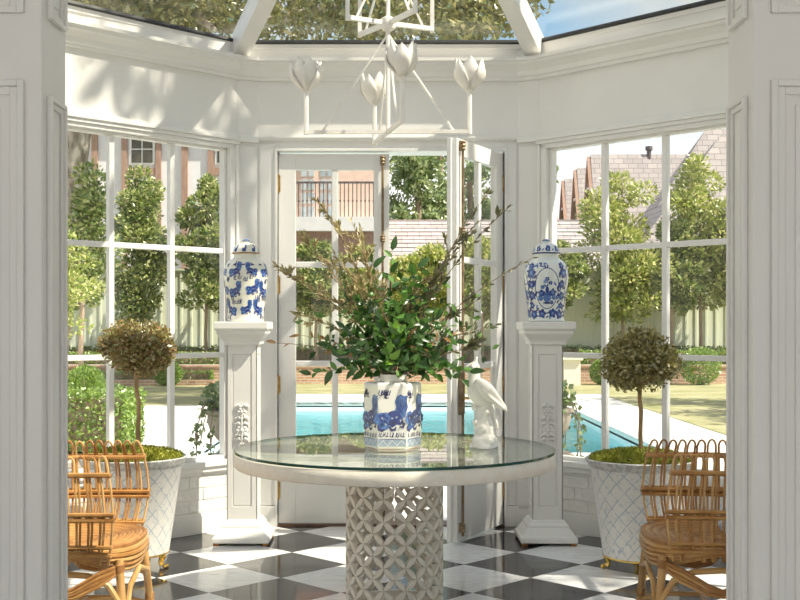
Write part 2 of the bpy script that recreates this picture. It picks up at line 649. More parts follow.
def window_wall(wname, winname, p0, p1, lab, flip):
    m, ln = frame_of(p0, p1)
    us = [0.068, 0.491, 0.929, 1.367, ln - 0.068]
    if ln < 1.8:
        us = [0.068 + (ln - 0.136) * q / 4 for q in range(5)]
    if flip:
        us = [ln - u for u in us][::-1]
    wall = MB(m)
    wall.box(0, ln, -0.18, 0, 2.56, TOPZ)
    wall.box(0, ln, -0.18, -0.022, -0.2, 0.43)
    wall.box(0, 0.05, -0.08, 0.0, 0.43, 2.56)
    wall.box(ln - 0.05, ln, -0.08, 0.0, 0.43, 2.56)
    w = struct(wall.build(wname, M_white), lab)
    mo = MB(m).box(0, ln, -0.022, -0.004, 0.11, 0.43).build('mortar_bed', M_mortar, w)
    rz = m.to_euler().z
    for r in range(4):
        z = 0.137 + r * 0.079
        u = -0.05 + (0.108 if r % 2 else 0.0)
        while u < ln - 0.02:
            c = max(0.11, min(ln - 0.11, u + 0.108))
            inst('brick', brick_me, w, m @ Vector((c, -0.012 + random.uniform(-0.003, 0.002), z)), (random.uniform(-.02, .02), 0, rz + random.uniform(-.01, .01)))
            u += 0.2165
    base = MB(m).box(0, ln, 0, 0.022, 0.0, 0.115).box(0, ln, 0, 0.014, 0.115, 0.135)
    struct(base.build('baseboard_' + wname[5:], M_white, bevel=0.003))
    wn = thing(winname, lab.replace('frieze above', 'window in'), None, m @ Vector((ln / 2, -0.05, 0.465)), None, 'structure')
    # casing, head and sill
    MB(m).box(us[0] - 0.04, us[0], -0.02, 0.02, 0.465, 2.545).box(us[0] - 0.062, us[0] - 0.04, -0.02, 0.034, 0.465, 2.545).build('casing', M_white, wn, bevel=0.003)
    MB(m).box(us[4], us[4] + 0.04, -0.02, 0.02, 0.465, 2.545).box(us[4] + 0.04, us[4] + 0.062, -0.02, 0.034, 0.465, 2.545).build('casing', M_white, wn, bevel=0.003)
    MB(m).box(us[0] - 0.04, us[4] + 0.04, -0.02, 0.02, 2.522, 2.548).box(0.0, ln, -0.02, 0.034, 2.548, 2.572).box(0.0, ln, -0.02, 0.046, 2.572, 2.592).box(0.0, ln, -0.02, 0.03, 2.592, 2.612).build('head_casing', M_white, wn, bevel=0.003)
    MB(m).box(0.0, ln, -0.20, 0.045, 0.43, 0.465).box(0.02, ln - 0.02, -0.02, 0.028, 0.395, 0.43).build('window_sill', M_white, wn, bevel=0.004)
    # sash frame
    fr = MB(m)
    fr.box(us[0], us[0] + 0.022, -0.075, -0.02, 0.465, 2.525).box(us[4] - 0.022, us[4], -0.075, -0.02, 0.465, 2.525)
    fr.box(us[0], us[4], -0.075, -0.02, 0.465, 0.49).box(us[0], us[4], -0.075, -0.02, 2.506, 2.525)
    fr.build('window_frame', M_white, wn, bevel=0.003)
    for u in us[1:4]:
        MB(m).box(u - 0.018, u + 0.018, -0.065, -0.025, 0.49, 2.506).build('mullion', M_white, wn, bevel=0.004)
    zs = [0.49, 1.153, 1.84, 2.506]
    for z in zs[1:3]:
        MB(m).box(us[0] + 0.02, us[4] - 0.02, -0.062, -0.028, z - 0.017, z + 0.017).build('glazing_bar', M_white, wn, bevel=0.004)
    ue = [us[0] + 0.02, us[1], us[2], us[3], us[4] - 0.02]
    for k in range(4):
        for q in range(3):
            MB(m).box(ue[k], ue[k + 1], -0.048, -0.043, zs[q], zs[q + 1]).build('pane', M_glass, wn)
    return m


ML = window_wall('wall_left', 'window_1', OCT[2], OCT[3], 'white frieze above the angled window by the dappled light', False)
MR = window_wall('wall_right', 'window_2', OCT[12], OCT[13], 'white frieze above the shaded angled window', True)
window_wall('wall_side_left', 'fill_window_3', OCT[4], OCT[5], 'white frieze above the added side window behind the rattan chair', False)  # side windows out of view, added to bring light in
window_wall('wall_side_right', 'fill_window_4', OCT[10], OCT[11], 'white frieze above the added side window behind the cushioned chair', True)

# back wall with the door opening, corner facets
DX0, DX1 = -0.742, 0.782
bw = MB()
bw.box(-0.873, 0.873, BZ, BZ + 0.18, 2.515, TOPZ).box(-0.873, DX0, BZ, BZ + 0.18, -0.2, 2.515).box(DX1, 0.873, BZ, BZ + 0.18, -0.2, 2.515)
wall_back = struct(bw.build('wall_back', M_white), 'white back wall around the french doors')
k = 1
for a, b in ((1, 2), (3, 4), (5, 6), (9, 10), (11, 12), (13, 0)):
    m, ln = frame_of(OCT[a], OCT[b])
    o = MB(m).box(0, ln, -0.18, 0.0, -0.2, TOPZ).box(0.008, ln - 0.008, 0, 0.008, 0.135, 2.545).box(0, ln, 0, 0.02, 0, 0.115).box(0, ln, 0, 0.03, 2.57, 2.612).build('trim_%d' % k, M_white, bevel=0.002)
    struct(o, 'white corner post of the octagonal room')
    k += 1
window_wall('wall_front_left', 'fill_window_5', OCT[6], OCT[7], 'white frieze above the added angled window nearest the doorway on the sunlit side', False)  # front angled windows out of view, added to fill the lower room with light
window_wall('wall_front_right', 'fill_window_6', OCT[8], OCT[9], 'white frieze above the added angled window nearest the doorway on the shaded side', True)
# head trim over the doors, stepped casing around them
tr = MB()
tr.sweep([(0.873, BZ), (-0.873, BZ)], [(0, 2.585), (0.022, 2.585), (0.034, 2.60), (0.034, 2.612), (0, 2.612)])
tr.box(-0.86, DX0 - 0.018, BZ - 0.012, BZ, 0.14, 2.565).box(DX1 + 0.018, 0.86, BZ - 0.012, BZ, 0.14, 2.565)
tr.box(DX0 - 0.018, DX0, BZ - 0.022, BZ + 0.1, 0, 2.533).box(DX1, DX1 + 0.018, BZ - 0.022, BZ + 0.1, 0, 2.533)
tr.box(DX0, DX1, BZ - 0.022, BZ + 0.1, 2.515, 2.533)
struct(tr.build('trim_%d' % k, M_white, bevel=0.002), 'white casing around the french doors')
k += 1
struct(MB().box(-0.873, DX0 - 0.018, BZ - 0.022, BZ, 0, 0.135).box(DX1 + 0.018, 0.873, BZ - 0.022, BZ, 0, 0.135).build('baseboard_back', M_white, bevel=0.003))
th = MB().box(DX0, DX1, BZ - 0.02, BZ + 0.16, -0.02, 0.010)
struct(th.build('trim_%d' % k, M_thresh, bevel=0.002), 'dark bronze threshold under the french doors')
k += 1
# crown moulding, ring beam
cr_prof = [(0, 2.985), (0.028, 2.985), (0.032, 3.004), (0.046, 3.01), (0.052, 3.04), (0.078, 3.068), (0.096, 3.078), (0.098, 3.096), (0.112, 3.10), (0.112, 3.122), (0.03, 3.132), (0.03, 3.142), (0, 3.142)]
struct(MB().sweep(OCT, cr_prof, True).build('trim_%d' % k, M_white), 'white crown moulding round the octagon')
k += 1

# ---- glass lantern roof
APEX = Vector((0, 5.08, 4.06))
RC = [(-0.995, 7.428), (-2.35, 6.018), (-2.35, 4.138), (-0.94, 2.728), (0.94, 2.728), (2.35, 4.138), (2.35, 6.018), (0.985, 7.428)]
roof = thing('ceiling', 'glazed octagonal lantern roof with white rafters', None, (0, 5.08, TOPZ), None, 'structure')
for i in range(8):
    a = Vector((*RC[i], TOPZ))
    b = Vector((*RC[(i + 1) % 8], TOPZ))
    # rafter at each corner
    d = (APEX - a)
    dh = Vector((d.x, d.y, 0)).normalized()
    s = Vector((-dh.y, dh.x, 0))
    up = d.normalized().cross(s)
    if up.z < 0:
        up = -up
    a2 = a - d.normalized() * 0.06
    q = lambda p, sv, uv: p + s * sv + up * uv
    MB().hexa([q(a2, -0.055, -0.10), q(a2, 0.055, -0.10), q(a2, 0.055, 0.05), q(a2, -0.055, 0.05)],
              [q(APEX, -0.055, -0.10), q(APEX, 0.055, -0.10), q(APEX, 0.055, 0.05), q(APEX, -0.055, 0.05)]).build('rafter', M_white, roof, bevel=0.006)
    nrm = (b - a).cross(APEX - a).normalized()
    if nrm.z < 0:
        nrm = -nrm
    off = Vector((0, 0, 0.002))
    tri = [a + off, b + off, APEX + off]
    MB().hexa(tri, [p + nrm * 0.012 for p in tri]).build('roof_pane', M_roofglass, roof)
    # gasket and eaves bar
    cen = (a + b) / 2
    t = (b - a).normalized()
    inn = (Vector((APEX.x, APEX.y, TOPZ)) - cen).normalized()
    sl = (APEX - cen).normalized()
    e0, e1 = a + off, b + off
    MB().hexa([e0 - nrm * 0.004, e1 - nrm * 0.004, e1 - nrm * 0.004 + sl * 0.022, e0 - nrm * 0.004 + sl * 0.022], [e0 + nrm * 0.016, e1 + nrm * 0.016, e1 + nrm * 0.016 + sl * 0.022, e0 + nrm * 0.016 + sl * 0.022]).build('gasket', M_gasket, roof)
    MB().hexa([a - inn * 0.17 + Vector((0, 0, -0.03)), b - inn * 0.17 + Vector((0, 0, -0.03)), b - Vector((0, 0, 0.03)), a - Vector((0, 0, 0.03))],
              [a - inn * 0.17 + Vector((0, 0, 0.016)), b - inn * 0.17 + Vector((0, 0, 0.016)), b + Vector((0, 0, 0.016)), a + Vector((0, 0, 0.016))]).build('eaves_bar', M_white, roof)
MB().lathe([(0.02, -0.22), (0.10, -0.20), (0.16, -0.12), (0.16, 0.06), (0.06, 0.12), (0.01, 0.2)], 8, APEX).build('roof_boss', M_white, roof)

# ---- doorway wall the camera looks through, and the room the camera stands in
JX0, JX1, JF, JB = -0.856, 0.903, 2.745, 2.95
fw = MB()
fw.box(-3.2, JX0, JF, JB, -0.2, 3.3).box(JX1, 3.2, JF, JB, -0.2, 3.3).box(JX0, JX1, JF, JB, 2.75, 3.3)
wall_front = struct(fw.build('wall_front', M_white, bevel=0.006), 'white panelled wall around the wide doorway')


def panel(mb, u0, u1, z0, z1, w=0.028):
    """bolection panel moulding: stepped frame with a raised field, local x along, y out of the surface"""
    for wd, dp, ins in ((w * 0.45, 0.014, 0.0), (w * 0.55, 0.007, w * 0.45)):
        a0, a1, b0, b1 = u0 + ins, u1 - ins, z0 + ins, z1 - ins
        mb.box(a0, a0 + wd, 0, dp, b0, b1).box(a1 - wd, a1, 0, dp, b0, b1).box(a0 + wd, a1 - wd, 0, dp, b0, b0 + wd).box(a0 + wd, a1 - wd, 0, dp, b1 - wd, b1)
    mb.box(u0 + w * 1.7, u1 - w * 1.7, 0, 0.005, z0 + w * 1.7, z1 - w * 1.7)
    return mb


def facef(o, ux, uy):
    u = Vector((ux, uy, 0))
    n = Vector((-uy, ux, 0))
    return Matrix(((u.x, n.x, 0, o[0]), (u.y, n.y, 0, o[1]), (0, 0, 1, 0), (0, 0, 0, 1)))


mL = facef((JX0, JF), -1, 0)      # y out = -world y
mR = facef((3.2, JF), -1, 0)
rL = facef((JX0, JB), 0, -1)      # left reveal, out = +x
rR = facef((JX1, JF), 0, 1)       # right reveal, out = -x
for z0, z1 in ((0.22, 1.955), (2.12, 2.70)):
    panel(MB(mL), 0.042, 0.80, z0, z1, 0.036).build('panel', M_white, wall_front, bevel=0.002)
    panel(MB(mR), 3.2 - 0.80 - JX1, 3.2 - 0.042 - JX1, z0, z1, 0.036).build('panel', M_white, wall_front, bevel=0.002)
    panel(MB(rL), 0.03, 0.165, z0, z1 - 0.03, 0.026).build('panel', M_white, wall_front, bevel=0.002)
    panel(MB(rR), 0.04, 0.175, z0, z1 - 0.03, 0.026).build('panel', M_white, wall_front, bevel=0.002)
struct(MB().box(-3.2, 3.2, -2.6, JF, -0.2, -0.001).build('floor_hall', M_bouncefloor), 'hall floor in front of the doorway, made pale to bounce light')
struct(MB().box(-3.2, 3.2, -2.6, JF, 3.3, 3.4).build('ceiling_hall', M_white), 'white ceiling of the hall')
struct(MB().box(-3.35, -3.2, -2.6, JB, -0.2, 3.4).build('wall_hall_left', M_white))
struct(MB().box(3.2, 3.35, -2.6, JB, -0.2, 3.4).build('wall_hall_right', M_white))


# ================================================================== french doors
def door_leaf(name, hinge, udir, lab, lever_side):
    u = Vector((*udir, 0)).normalized()
    n = Vector((-u.y, u.x, 0))
    if n.y > 0:
        n = -n
    m = Matrix(((u.x, n.x, 0, hinge[0]), (u.y, n.y, 0, hinge[1]), (0, 0, 1, 0), (0, 0, 0, 1)))
    d = thing(name, lab, None, (hinge[0], hinge[1], 0.012), None, 'structure')
    W = 0.745
    zb, zt = 0.014, 2.50
    bx = lambda *a: MB(m).box(*a)
    bx(-0.003, 0.115, -0.045, 0, zb, zt).build('stile', M_white, d, bevel=0.003)
    bx(W - 0.105, W, -0.045, 0, zb, zt).build('stile', M_white, d, bevel=0.003)
    bx(0.115, W - 0.105, -0.045, 0, 2.394, zt).build('rail', M_white, d, bevel=0.003)
    bx(0.115, W - 0.105, -0.045, 0, zb, 0.46).build('rail', M_white, d, bevel=0.003)
    zs = [0.46, 1.09, 1.757, 2.394]
    us = [0.115, 0.378, W - 0.105]
    bx(us[1] - 0.021, us[1] + 0.021, -0.04, -0.004, 0.46, 2.394).build('muntin', M_white, d, bevel=0.005)
    for z in zs[1:3]:
        bx(us[0], us[2], -0.039, -0.005, z - 0.019, z + 0.019).build('muntin', M_white, d, bevel=0.005)
    for i in range(2):
        for j in range(3):
            bx(us[i], us[i + 1], -0.024, -0.019, zs[j], zs[j + 1]).build('pane', M_glass, d)
    if lever_side > 0:
        bx(W - 0.004, W + 0.022, -0.058, -0.03, zb, zt).build('astragal', M_white, d, bevel=0.003)
    for z in (2.30, 1.62, 0.95, 0.24):
        h = bx(-0.010, 0.012, 0.0, 0.008, z - 0.055, z + 0.055)
        h.tube([m @ Vector((-0.004, 0.008, z - 0.06)), m @ Vector((-0.004, 0.008, z + 0.06))], 0.007) if False else None
        ho = h.build('hinge', M_brass, d)
        MB().tube([m @ Vector((-0.003, 0.010, z - 0.065)), m @ Vector((-0.003, 0.010, z + 0.065))], 0.008, 8).build('hinge_pin', M_brass, ho, smooth=True)
    ub = W - 0.045
    bo = MB().tube([m @ Vector((ub, 0.02, 0.05)), m @ Vector((ub, 0.02, 2.48))], 0.0085, 10).build('bolt_rod', M_brassd, d, smooth=True)
    for z, sz in ((2.455, 0.03), (1.93, 0.022), (1.33, 0.02), (0.5, 0.02), (0.10, 0.028)):
        c = m @ Vector((ub, 0.02, 0))
        MB().lathe([(0.012, z - sz), (0.019, z - sz * 0.7), (0.013, z - sz * 0.4), (0.019, z), (0.013, z + sz * 0.4), (0.019, z + sz * 0.7), (0.012, z + sz)], 10, c).build('bolt_guide', M_brassd, bo, smooth=True)
        bx(ub - 0.016, ub + 0.016, 0, 0.014, z - sz, z + sz).build('bolt_plate', M_brassd, bo)
    bx(ub - 0.026, ub + 0.026, 0.0, 0.024, 0.80, 1.06).build('lock_case', M_brassd, d, bevel=0.004)
    lv = MB()
    lv.tube([m @ Vector((ub, 0.02, 0.90)), m @ Vector((ub, 0.06, 0.90))], 0.009, 8)
    lv.tube([m @ Vector((ub, 0.058, 0.90)), m @ Vector((ub - 0.05, 0.062, 0.903)), m @ Vector((ub - 0.11, 0.055, 0.893))], [0.009, 0.008, 0.010], 8)
    lv.build('lever', M_brass, d, smooth=True)
    return d


door_leaf('door_1', (-0.736, BZ + 0.012), (1, 0), 'closed white french door leaf with six panes and brass bolt', 0)
door_leaf('door_2', (0.776, BZ + 0.008), (-0.475, -0.88), 'white french door leaf standing open into the room', 1)


# ================================================================== table
TX, TY = 0.031, 5.28
table = thing('pedestal_table', 'round cream table with glass top on a pierced lattice drum', 'table', (TX, TY, 0))
MB().lathe([(0.70, 0.688), (0.752, 0.688), (0.758, 0.694), (0.758, 0.748), (0.752, 0.754), (0.70, 0.754)], 96, (TX, TY, 0)).build('table_top', M_stone, table, smooth=50)
gt = MB().lathe([(0.754, 0.755), (0.754, 0.767)], 96, (TX, TY, 0)).build('glass_top', M_tglass, table)
MB().lathe([(0.7545, 0.7545), (0.757, 0.756), (0.757, 0.766), (0.7545, 0.7675)], 96, (TX, TY, 0), caps=False).build('glass_edge', M_gedge, gt)
MB().lathe([(0.20, 0.655), (0.238, 0.655), (0.238, 0.69), (0.20, 0.69)], 48, (TX, TY, 0)).build('collar', M_stone, table, smooth=50)
MB().lathe([(0.20, 0.0), (0.245, 0.0), (0.245, 0.025), (0.236, 0.035), (0.20, 0.035)], 48, (TX, TY, 0)).build('foot_ring', M_stone, table, smooth=50)
lat = MB()
NC, PT = 14, 0.104
R0, R1 = 0.213, 0.232


def lens(a, z0, b, z1):
    """one petal between two nodes of the pierced drum (angle, height)"""
    ra = (a * R1, z0)
    rb = (b * R1, z1)
    dx, dz = rb[0] - ra[0], rb[1] - ra[1]
    ln = math.hypot(dx, dz)
    nx, nz = -dz / ln, dx / ln
    loop = []
    K = 5
    for sgn in (1, -1):
        for i in range(K):
            t = i / K if sgn > 0 else 1 - i / K
            w = sgn * 0.56 * ln * t * (1 - t) + sgn * 0.004
            loop.append((ra[0] + dx * t + nx * w, ra[1] + dz * t + nz * w))
    k = len(loop)
    vs = []
    cm = ((ra[0] + rb[0]) / 2, (ra[1] + rb[1]) / 2)
    for r, sh in ((R0, 1.0), (R1 - 0.006, 1.0), (R1, 0.80)):
        for x, z in loop:
            x2, z2 = cm[0] + (x - cm[0]) * (1 if sh == 1 else 0.97), cm[1] + (z - cm[1]) * (1 if sh == 1 else 0.97)
            if sh != 1:
                # squeeze across the petal only: makes a soft ridge
                px, pz = x - ra[0], z - ra[1]
                t = (px * dx + pz * dz) / ln / ln
                x2, z2 = ra[0] + dx * t + (x - ra[0] - dx * t) * sh, ra[1] + dz * t + (z - ra[1] - dz * t) * sh
            th = x2 / R1
            vs.append((TX + r * math.cos(th), TY + r * math.sin(th), z2))
    fs = [tuple(range(k - 1, -1, -1)), tuple(range(2 * k, 3 * k))]
    for q in range(2):
        fs += [(q * k + i, q * k + (i + 1) % k, (q + 1) * k + (i + 1) % k, (q + 1) * k + i) for i in range(k)]
    lat.add(vs, fs)


ZL, nr = 0.03, 12
hp = (0.66 - ZL) / nr
for i in range(2 * NC):
    for j in range(nr):
        if (i + j) % 2 == 0:
            lens(i * PI / NC, ZL + j * hp, (i + 1) * PI / NC, ZL + (j + 1) * hp)
        else:
            lens(i * PI / NC, ZL + (j + 1) * hp, (i + 1) * PI / NC, ZL + j * hp)
lat.build('lattice_drum', M_stone, table, smooth=35)

# ================================================================== column pedestals


def pedestal(cx, cy, lab):
    t = thing('display_pedestal', lab, 'pedestal', (cx, cy, 0), 'column pedestals either side of the french doors')
    for sx_ in (-1, 1):
        for sy in (-1, 1):
            MB().lathe([(0.016, 0), (0.020, 0.004), (0.020, 0.016)], 10, (cx + sx_ * 0.15, cy + sy * 0.15, 0)).build('foot', M_bind, t)
    MB().frustums(cx, cy, [(0.169, 0.169, 0.016), (0.174, 0.174, 0.021), (0.174, 0.174, 0.046), (0.168, 0.168, 0.054), (0.160, 0.160, 0.060), (0.134, 0.134, 0.098),
                           (0.128, 0.128, 0.104), (0.128, 0.128, 0.116), (0.112, 0.112, 0.134), (0.104, 0.104, 0.146), (0.094, 0.094, 0.15)]).build('base', M_white, t, bevel=0.003)
    MB().box(cx - 0.087, cx + 0.087, cy - 0.087, cy + 0.087, 0.14, 1.26).build('shaft', M_white, t)
    # proud frames leave a sunk panel on every side
    for i in range(4):
        m = Matrix.Translation((cx, cy, 0)) @ Matrix.Rotation(i * PI / 2, 4, 'Z')
        f = MB(m)
        y0, y1 = -0.094, -0.087
        f.box(-0.094, -0.060, y0, y1, 0.145, 1.25).box(0.060, 0.094, y0, y1, 0.145, 1.25).box(-0.062, 0.062, y0, y1, 0.145, 0.23).box(-0.062, 0.062, y0, y1, 1.17, 1.25)
        f.box(-0.052, 0.052, -0.0905, -0.087, 0.238, 1.162)
        f.build('panel_frame', M_white, t, bevel=0.002)
    MB().frustums(cx, cy, [(0.100, 0.100, 1.225), (0.112, 0.112, 1.232), (0.112, 0.112, 1.245), (0.118, 0.118, 1.258), (0.134, 0.134, 1.278), (0.146, 0.146, 1.292), (0.150, 0.150, 1.298),
                           (0.150, 0.150, 1.314), (0.160, 0.160, 1.322), (0.164, 0.164, 1.328), (0.164, 0.164, 1.366), (0.161, 0.161, 1.370)]).build('capital', M_white, t, bevel=0.003)
    # applied carved spray
    orn = MB()
    yf = cy - 0.0905
    for zc, s, n in ((0.815, 0.026, 6), (0.70, 0.034, 8), (0.605, 0.022, 6)):
        orn.ball((cx, yf - 0.012, zc), (s * 0.38, 0.012, s * 0.38), 8, 6)
        for q in range(n):
            a = 2 * PI * q / n
            orn.ball((cx + s * 0.72 * math.cos(a), yf - 0.006, zc + s * 0.72 * math.sin(a)), (s * 0.42, 0.009, s * 0.42), 8, 6)
    for z0, sg in ((0.665, 1), (0.665, -1), (0.735, 1), (0.735, -1), (0.77, 1), (0.77, -1), (0.64, 1), (0.64, -1), (0.845, 1), (0.845, -1)):
        orn.tube([(cx, yf - 0.004, z0), (cx + sg * 0.018, yf - 0.010, z0 + 0.012), (cx + sg * 0.036, yf - 0.006, z0 + 0.004), (cx + sg * 0.040, yf - 0.003, z0 - 0.012)], [0.004, 0.010, 0.008, 0.002], 6)
    orn.tube([(cx, yf - 0.004, 0.57), (cx, yf - 0.010, 0.66), (cx, yf - 0.010, 0.78), (cx, yf - 0.004, 0.875)], [0.004, 0.007, 0.007, 0.003], 6)
    orn.build('carved_spray', M_white, t, smooth=True)
    return t


PL = (-0.900, 6.935)
PR = (0.984, 6.935)
pedestal(*PL, 'white square pedestal under the lion-painted jar, beside the closed door leaf')
pedestal(*PR, 'white square pedestal under the flower-painted jar, beside the open door leaf')

# ================================================================== ginger jars


def interp(prof, z):
    for (r0, z0), (r1, z1) in zip(prof, prof[1:]):
        if z0 <= z <= z1 and z1 > z0:
            return r0 + (r1 - r0) * (z - z0) / (z1 - z0)
    return prof[-1][0]


def blob(pts, rings=3):
    """outline (x, z) -> fan of concentric rings"""
    k = len(pts)
    mx = sum(p[0] for p in pts) / k
    mz = sum(p[1] for p in pts) / k
    vs = [(mx, mz)]
    fs = []
    for r in range(1, rings + 1):
        vs += [(mx + (x - mx) * r / rings, mz + (z - mz) * r / rings) for x, z in pts]
    for i in range(k):
        fs.append((0, 1 + i, 1 + (i + 1) % k))
    for r in range(rings - 1):
        b = 1 + r * k
        for i in range(k):
            j = (i + 1) % k
            fs.append((b + i, b + k + i, b + k + j, b + j))
    return vs, fs


def ell(cx, cz, rx, rz, rot=0.0, n=12, wob=0.0, lobes=0):
    out = []
    for i in range(n):
        a = 2 * PI * i / n
        w = 1 + wob * random.uniform(-1, 1) + (0.18 * math.cos(lobes * a) if lobes else 0)
        x, z = rx * w * math.cos(a), rz * w * math.sin(a)
        out.append((cx + x * math.cos(rot) - z * math.sin(rot), cz + x * math.sin(rot) + z * math.cos(rot)))
    return out


def stroke(pts, w):
    """tapered brush stroke outline as list of quads outline"""
    up, dn = [], []
    k = len(pts)
    for i, (x, z) in enumerate(pts):
        a, b = pts[max(0, i - 1)], pts[min(k - 1, i + 1)]
        dx, dz = b[0] - a[0], b[1] - a[1]
        l = math.hypot(dx, dz) or 1
        t = i / (k - 1)
        ww = w * (0.35 + 0.65 * math.sin(PI * min(1, t * 0.9 + 0.1)))
        up.append((x - dz / l * ww / 2, z + dx / l * ww / 2))
        dn.append((x + dz / l * ww / 2, z - dx / l * ww / 2))
    vs = up + dn
    fs = [(i, i + 1, k + i + 1, k + i) for i in range(k - 1)]
    return vs, fs


class Paint:
    """brushwork laid on a surface given by mapf(x, z, lift)"""

    def __init__(self, mapf):
        self.m, self.layers = mapf, {}

    def put(self, mat, vf, lift):
        mb = self.layers.setdefault(mat.name, (MB(), mat))[0]
        mb.add([self.m(x, z, lift) for x, z in vf[0]], vf[1])

    def lion(self, x, z, s, f=1):
        q = lambda pts: [(x + f * s * a, z + s * b) for a, b in pts]
        B, C, K = M_blue, M_cobalt, M_ink
        self.put(B, blob(q([(0.10, 0.22), (0.18, 0.40), (0.14, 0.62), (0.22, 0.80), (0.34, 0.86), (0.46, 0.80), (0.58, 0.82), (0.56, 0.60), (0.60, 0.42), (0.54, 0.24), (0.50, 0.06), (0.36, 0.02), (0.22, 0.08)])), 0.0009)
        self.put(C, blob(q([(-0.20, 0.14), (-0.02, 0.26), (0.14, 0.30), (0.30, 0.20), (0.40, 0.06), (0.44, -0.12), (0.34, -0.22), (0.20, -0.20), (0.06, -0.30), (-0.12, -0.26), (-0.24, -0.10)])), 0.0011)
        self.put(B, blob(q(ell(-0.30, 0.00, 0.27, 0.25, 0, 18, 0.14))), 0.0013)
        self.put(B, blob(q(ell(-0.22, -0.24, 0.20, 0.16, 0.3, 14, 0.14))), 0.0013)
        for a, b, r in ((-0.38, 0.08, 0.07), (-0.24, 0.10, 0.08), (-0.32, -0.06, 0.08), (-0.20, -0.08, 0.06), (-0.14, 0.02, 0.06)):
            self.put(C, blob(q(ell(a, b, r, r * 0.8, a * 5, 10, 0.2))), 0.0016)
        for pts in ([(-0.46, -0.24), (-0.42, -0.38), (-0.30, -0.42), (-0.22, -0.36)], [(-0.06, -0.28), (0.02, -0.40), (0.14, -0.38), (0.18, -0.28)], [(0.34, -0.10), (0.46, -0.18), (0.42, -0.30), (0.30, -0.28)], [(-0.10, -0.20), (0.08, -0.12), (0.26, -0.16)]):
            self.put(K if s > 0.08 else C, stroke(q(pts), s * 0.11), 0.0017)
        for k in range(6):
            self.put(C, stroke(q([(0.20 + 0.03 * k, 0.14 + 0.02 * k), (0.22 + 0.055 * k, 0.44), (0.20 + 0.072 * k, 0.74 - 0.01 * k)]), s * 0.03), 0.0013)
        for a, b in ((-0.30, 0.02), (0.05, 0.02), (0.20, 0.06), (0.34, -0.06), (-0.18, -0.20)):
            self.put(M_band, blob(q(ell(a, b, 0.05, 0.03, a * 4, 8, 0.2))), 0.0019)

    def flame(self, x, z, s, mat=None):
        m = mat or M_ink
        for k in range(random.choice((2, 3))):
            a = (k - 1) * 0.35 + random.uniform(-.15, .15)
            self.put(m, stroke([(x + s * a, z), (x + s * (a - 0.12), z + s * 0.35), (x + s * (a + 0.10), z + s * 0.6), (x + s * (a + 0.02), z + s)], s * 0.22), 0.0009)
        self.put(m, stroke([(x - s * 0.5, z + s * 0.1), (x - s * 0.1, z - s * 0.08), (x + s * 0.45, z + s * 0.05)], s * 0.2), 0.0009)

    def flower(self, x, z, s, m1=None):
        m1 = m1 or M_cobalt
        self.put(m1, blob(ell(x, z, s, s, random.uniform(0, 3), 20, 0.05, 5)), 0.0009)
        self.put(M_blue, blob(ell(x, z, s * 0.5, s * 0.5, 0, 12, 0.15)), 0.0013)
        self.put(M_band, blob(ell(x, z, s * 0.16, s * 0.16)), 0.0016)

    def leaf(self, x, z, s, rot, m=None):
        self.put(m or M_blue, blob(ell(x, z, s, s * 0.38, rot, 10, 0.05)), 0.001)

    def done(self, parent, base):
        for mb, mat in self.layers.values():
            tag(mb.build(base, mat, parent), kind='stuff')


JBODY = [(0.108, 0.0), (0.113, 0.003), (0.113, 0.012), (0.110, 0.02), (0.114, 0.06), (0.120, 0.12), (0.1275, 0.18), (0.134, 0.235), (0.138, 0.275), (0.1375, 0.305), (0.132, 0.335), (0.120, 0.362), (0.102, 0.382), (0.086, 0.392), (0.079, 0.398), (0.077, 0.41), (0.077, 0.424)]
JLID = [(0.078, 0.420), (0.087, 0.421), (0.089, 0.425), (0.088, 0.430), (0.080, 0.433), (0.079, 0.445), (0.074, 0.462), (0.062, 0.478), (0.044, 0.488), (0.022, 0.493), (0.015, 0.496), (0.014, 0.501), (0.022, 0.504), (0.024, 0.508), (0.018, 0.513), (0.004, 0.515)]


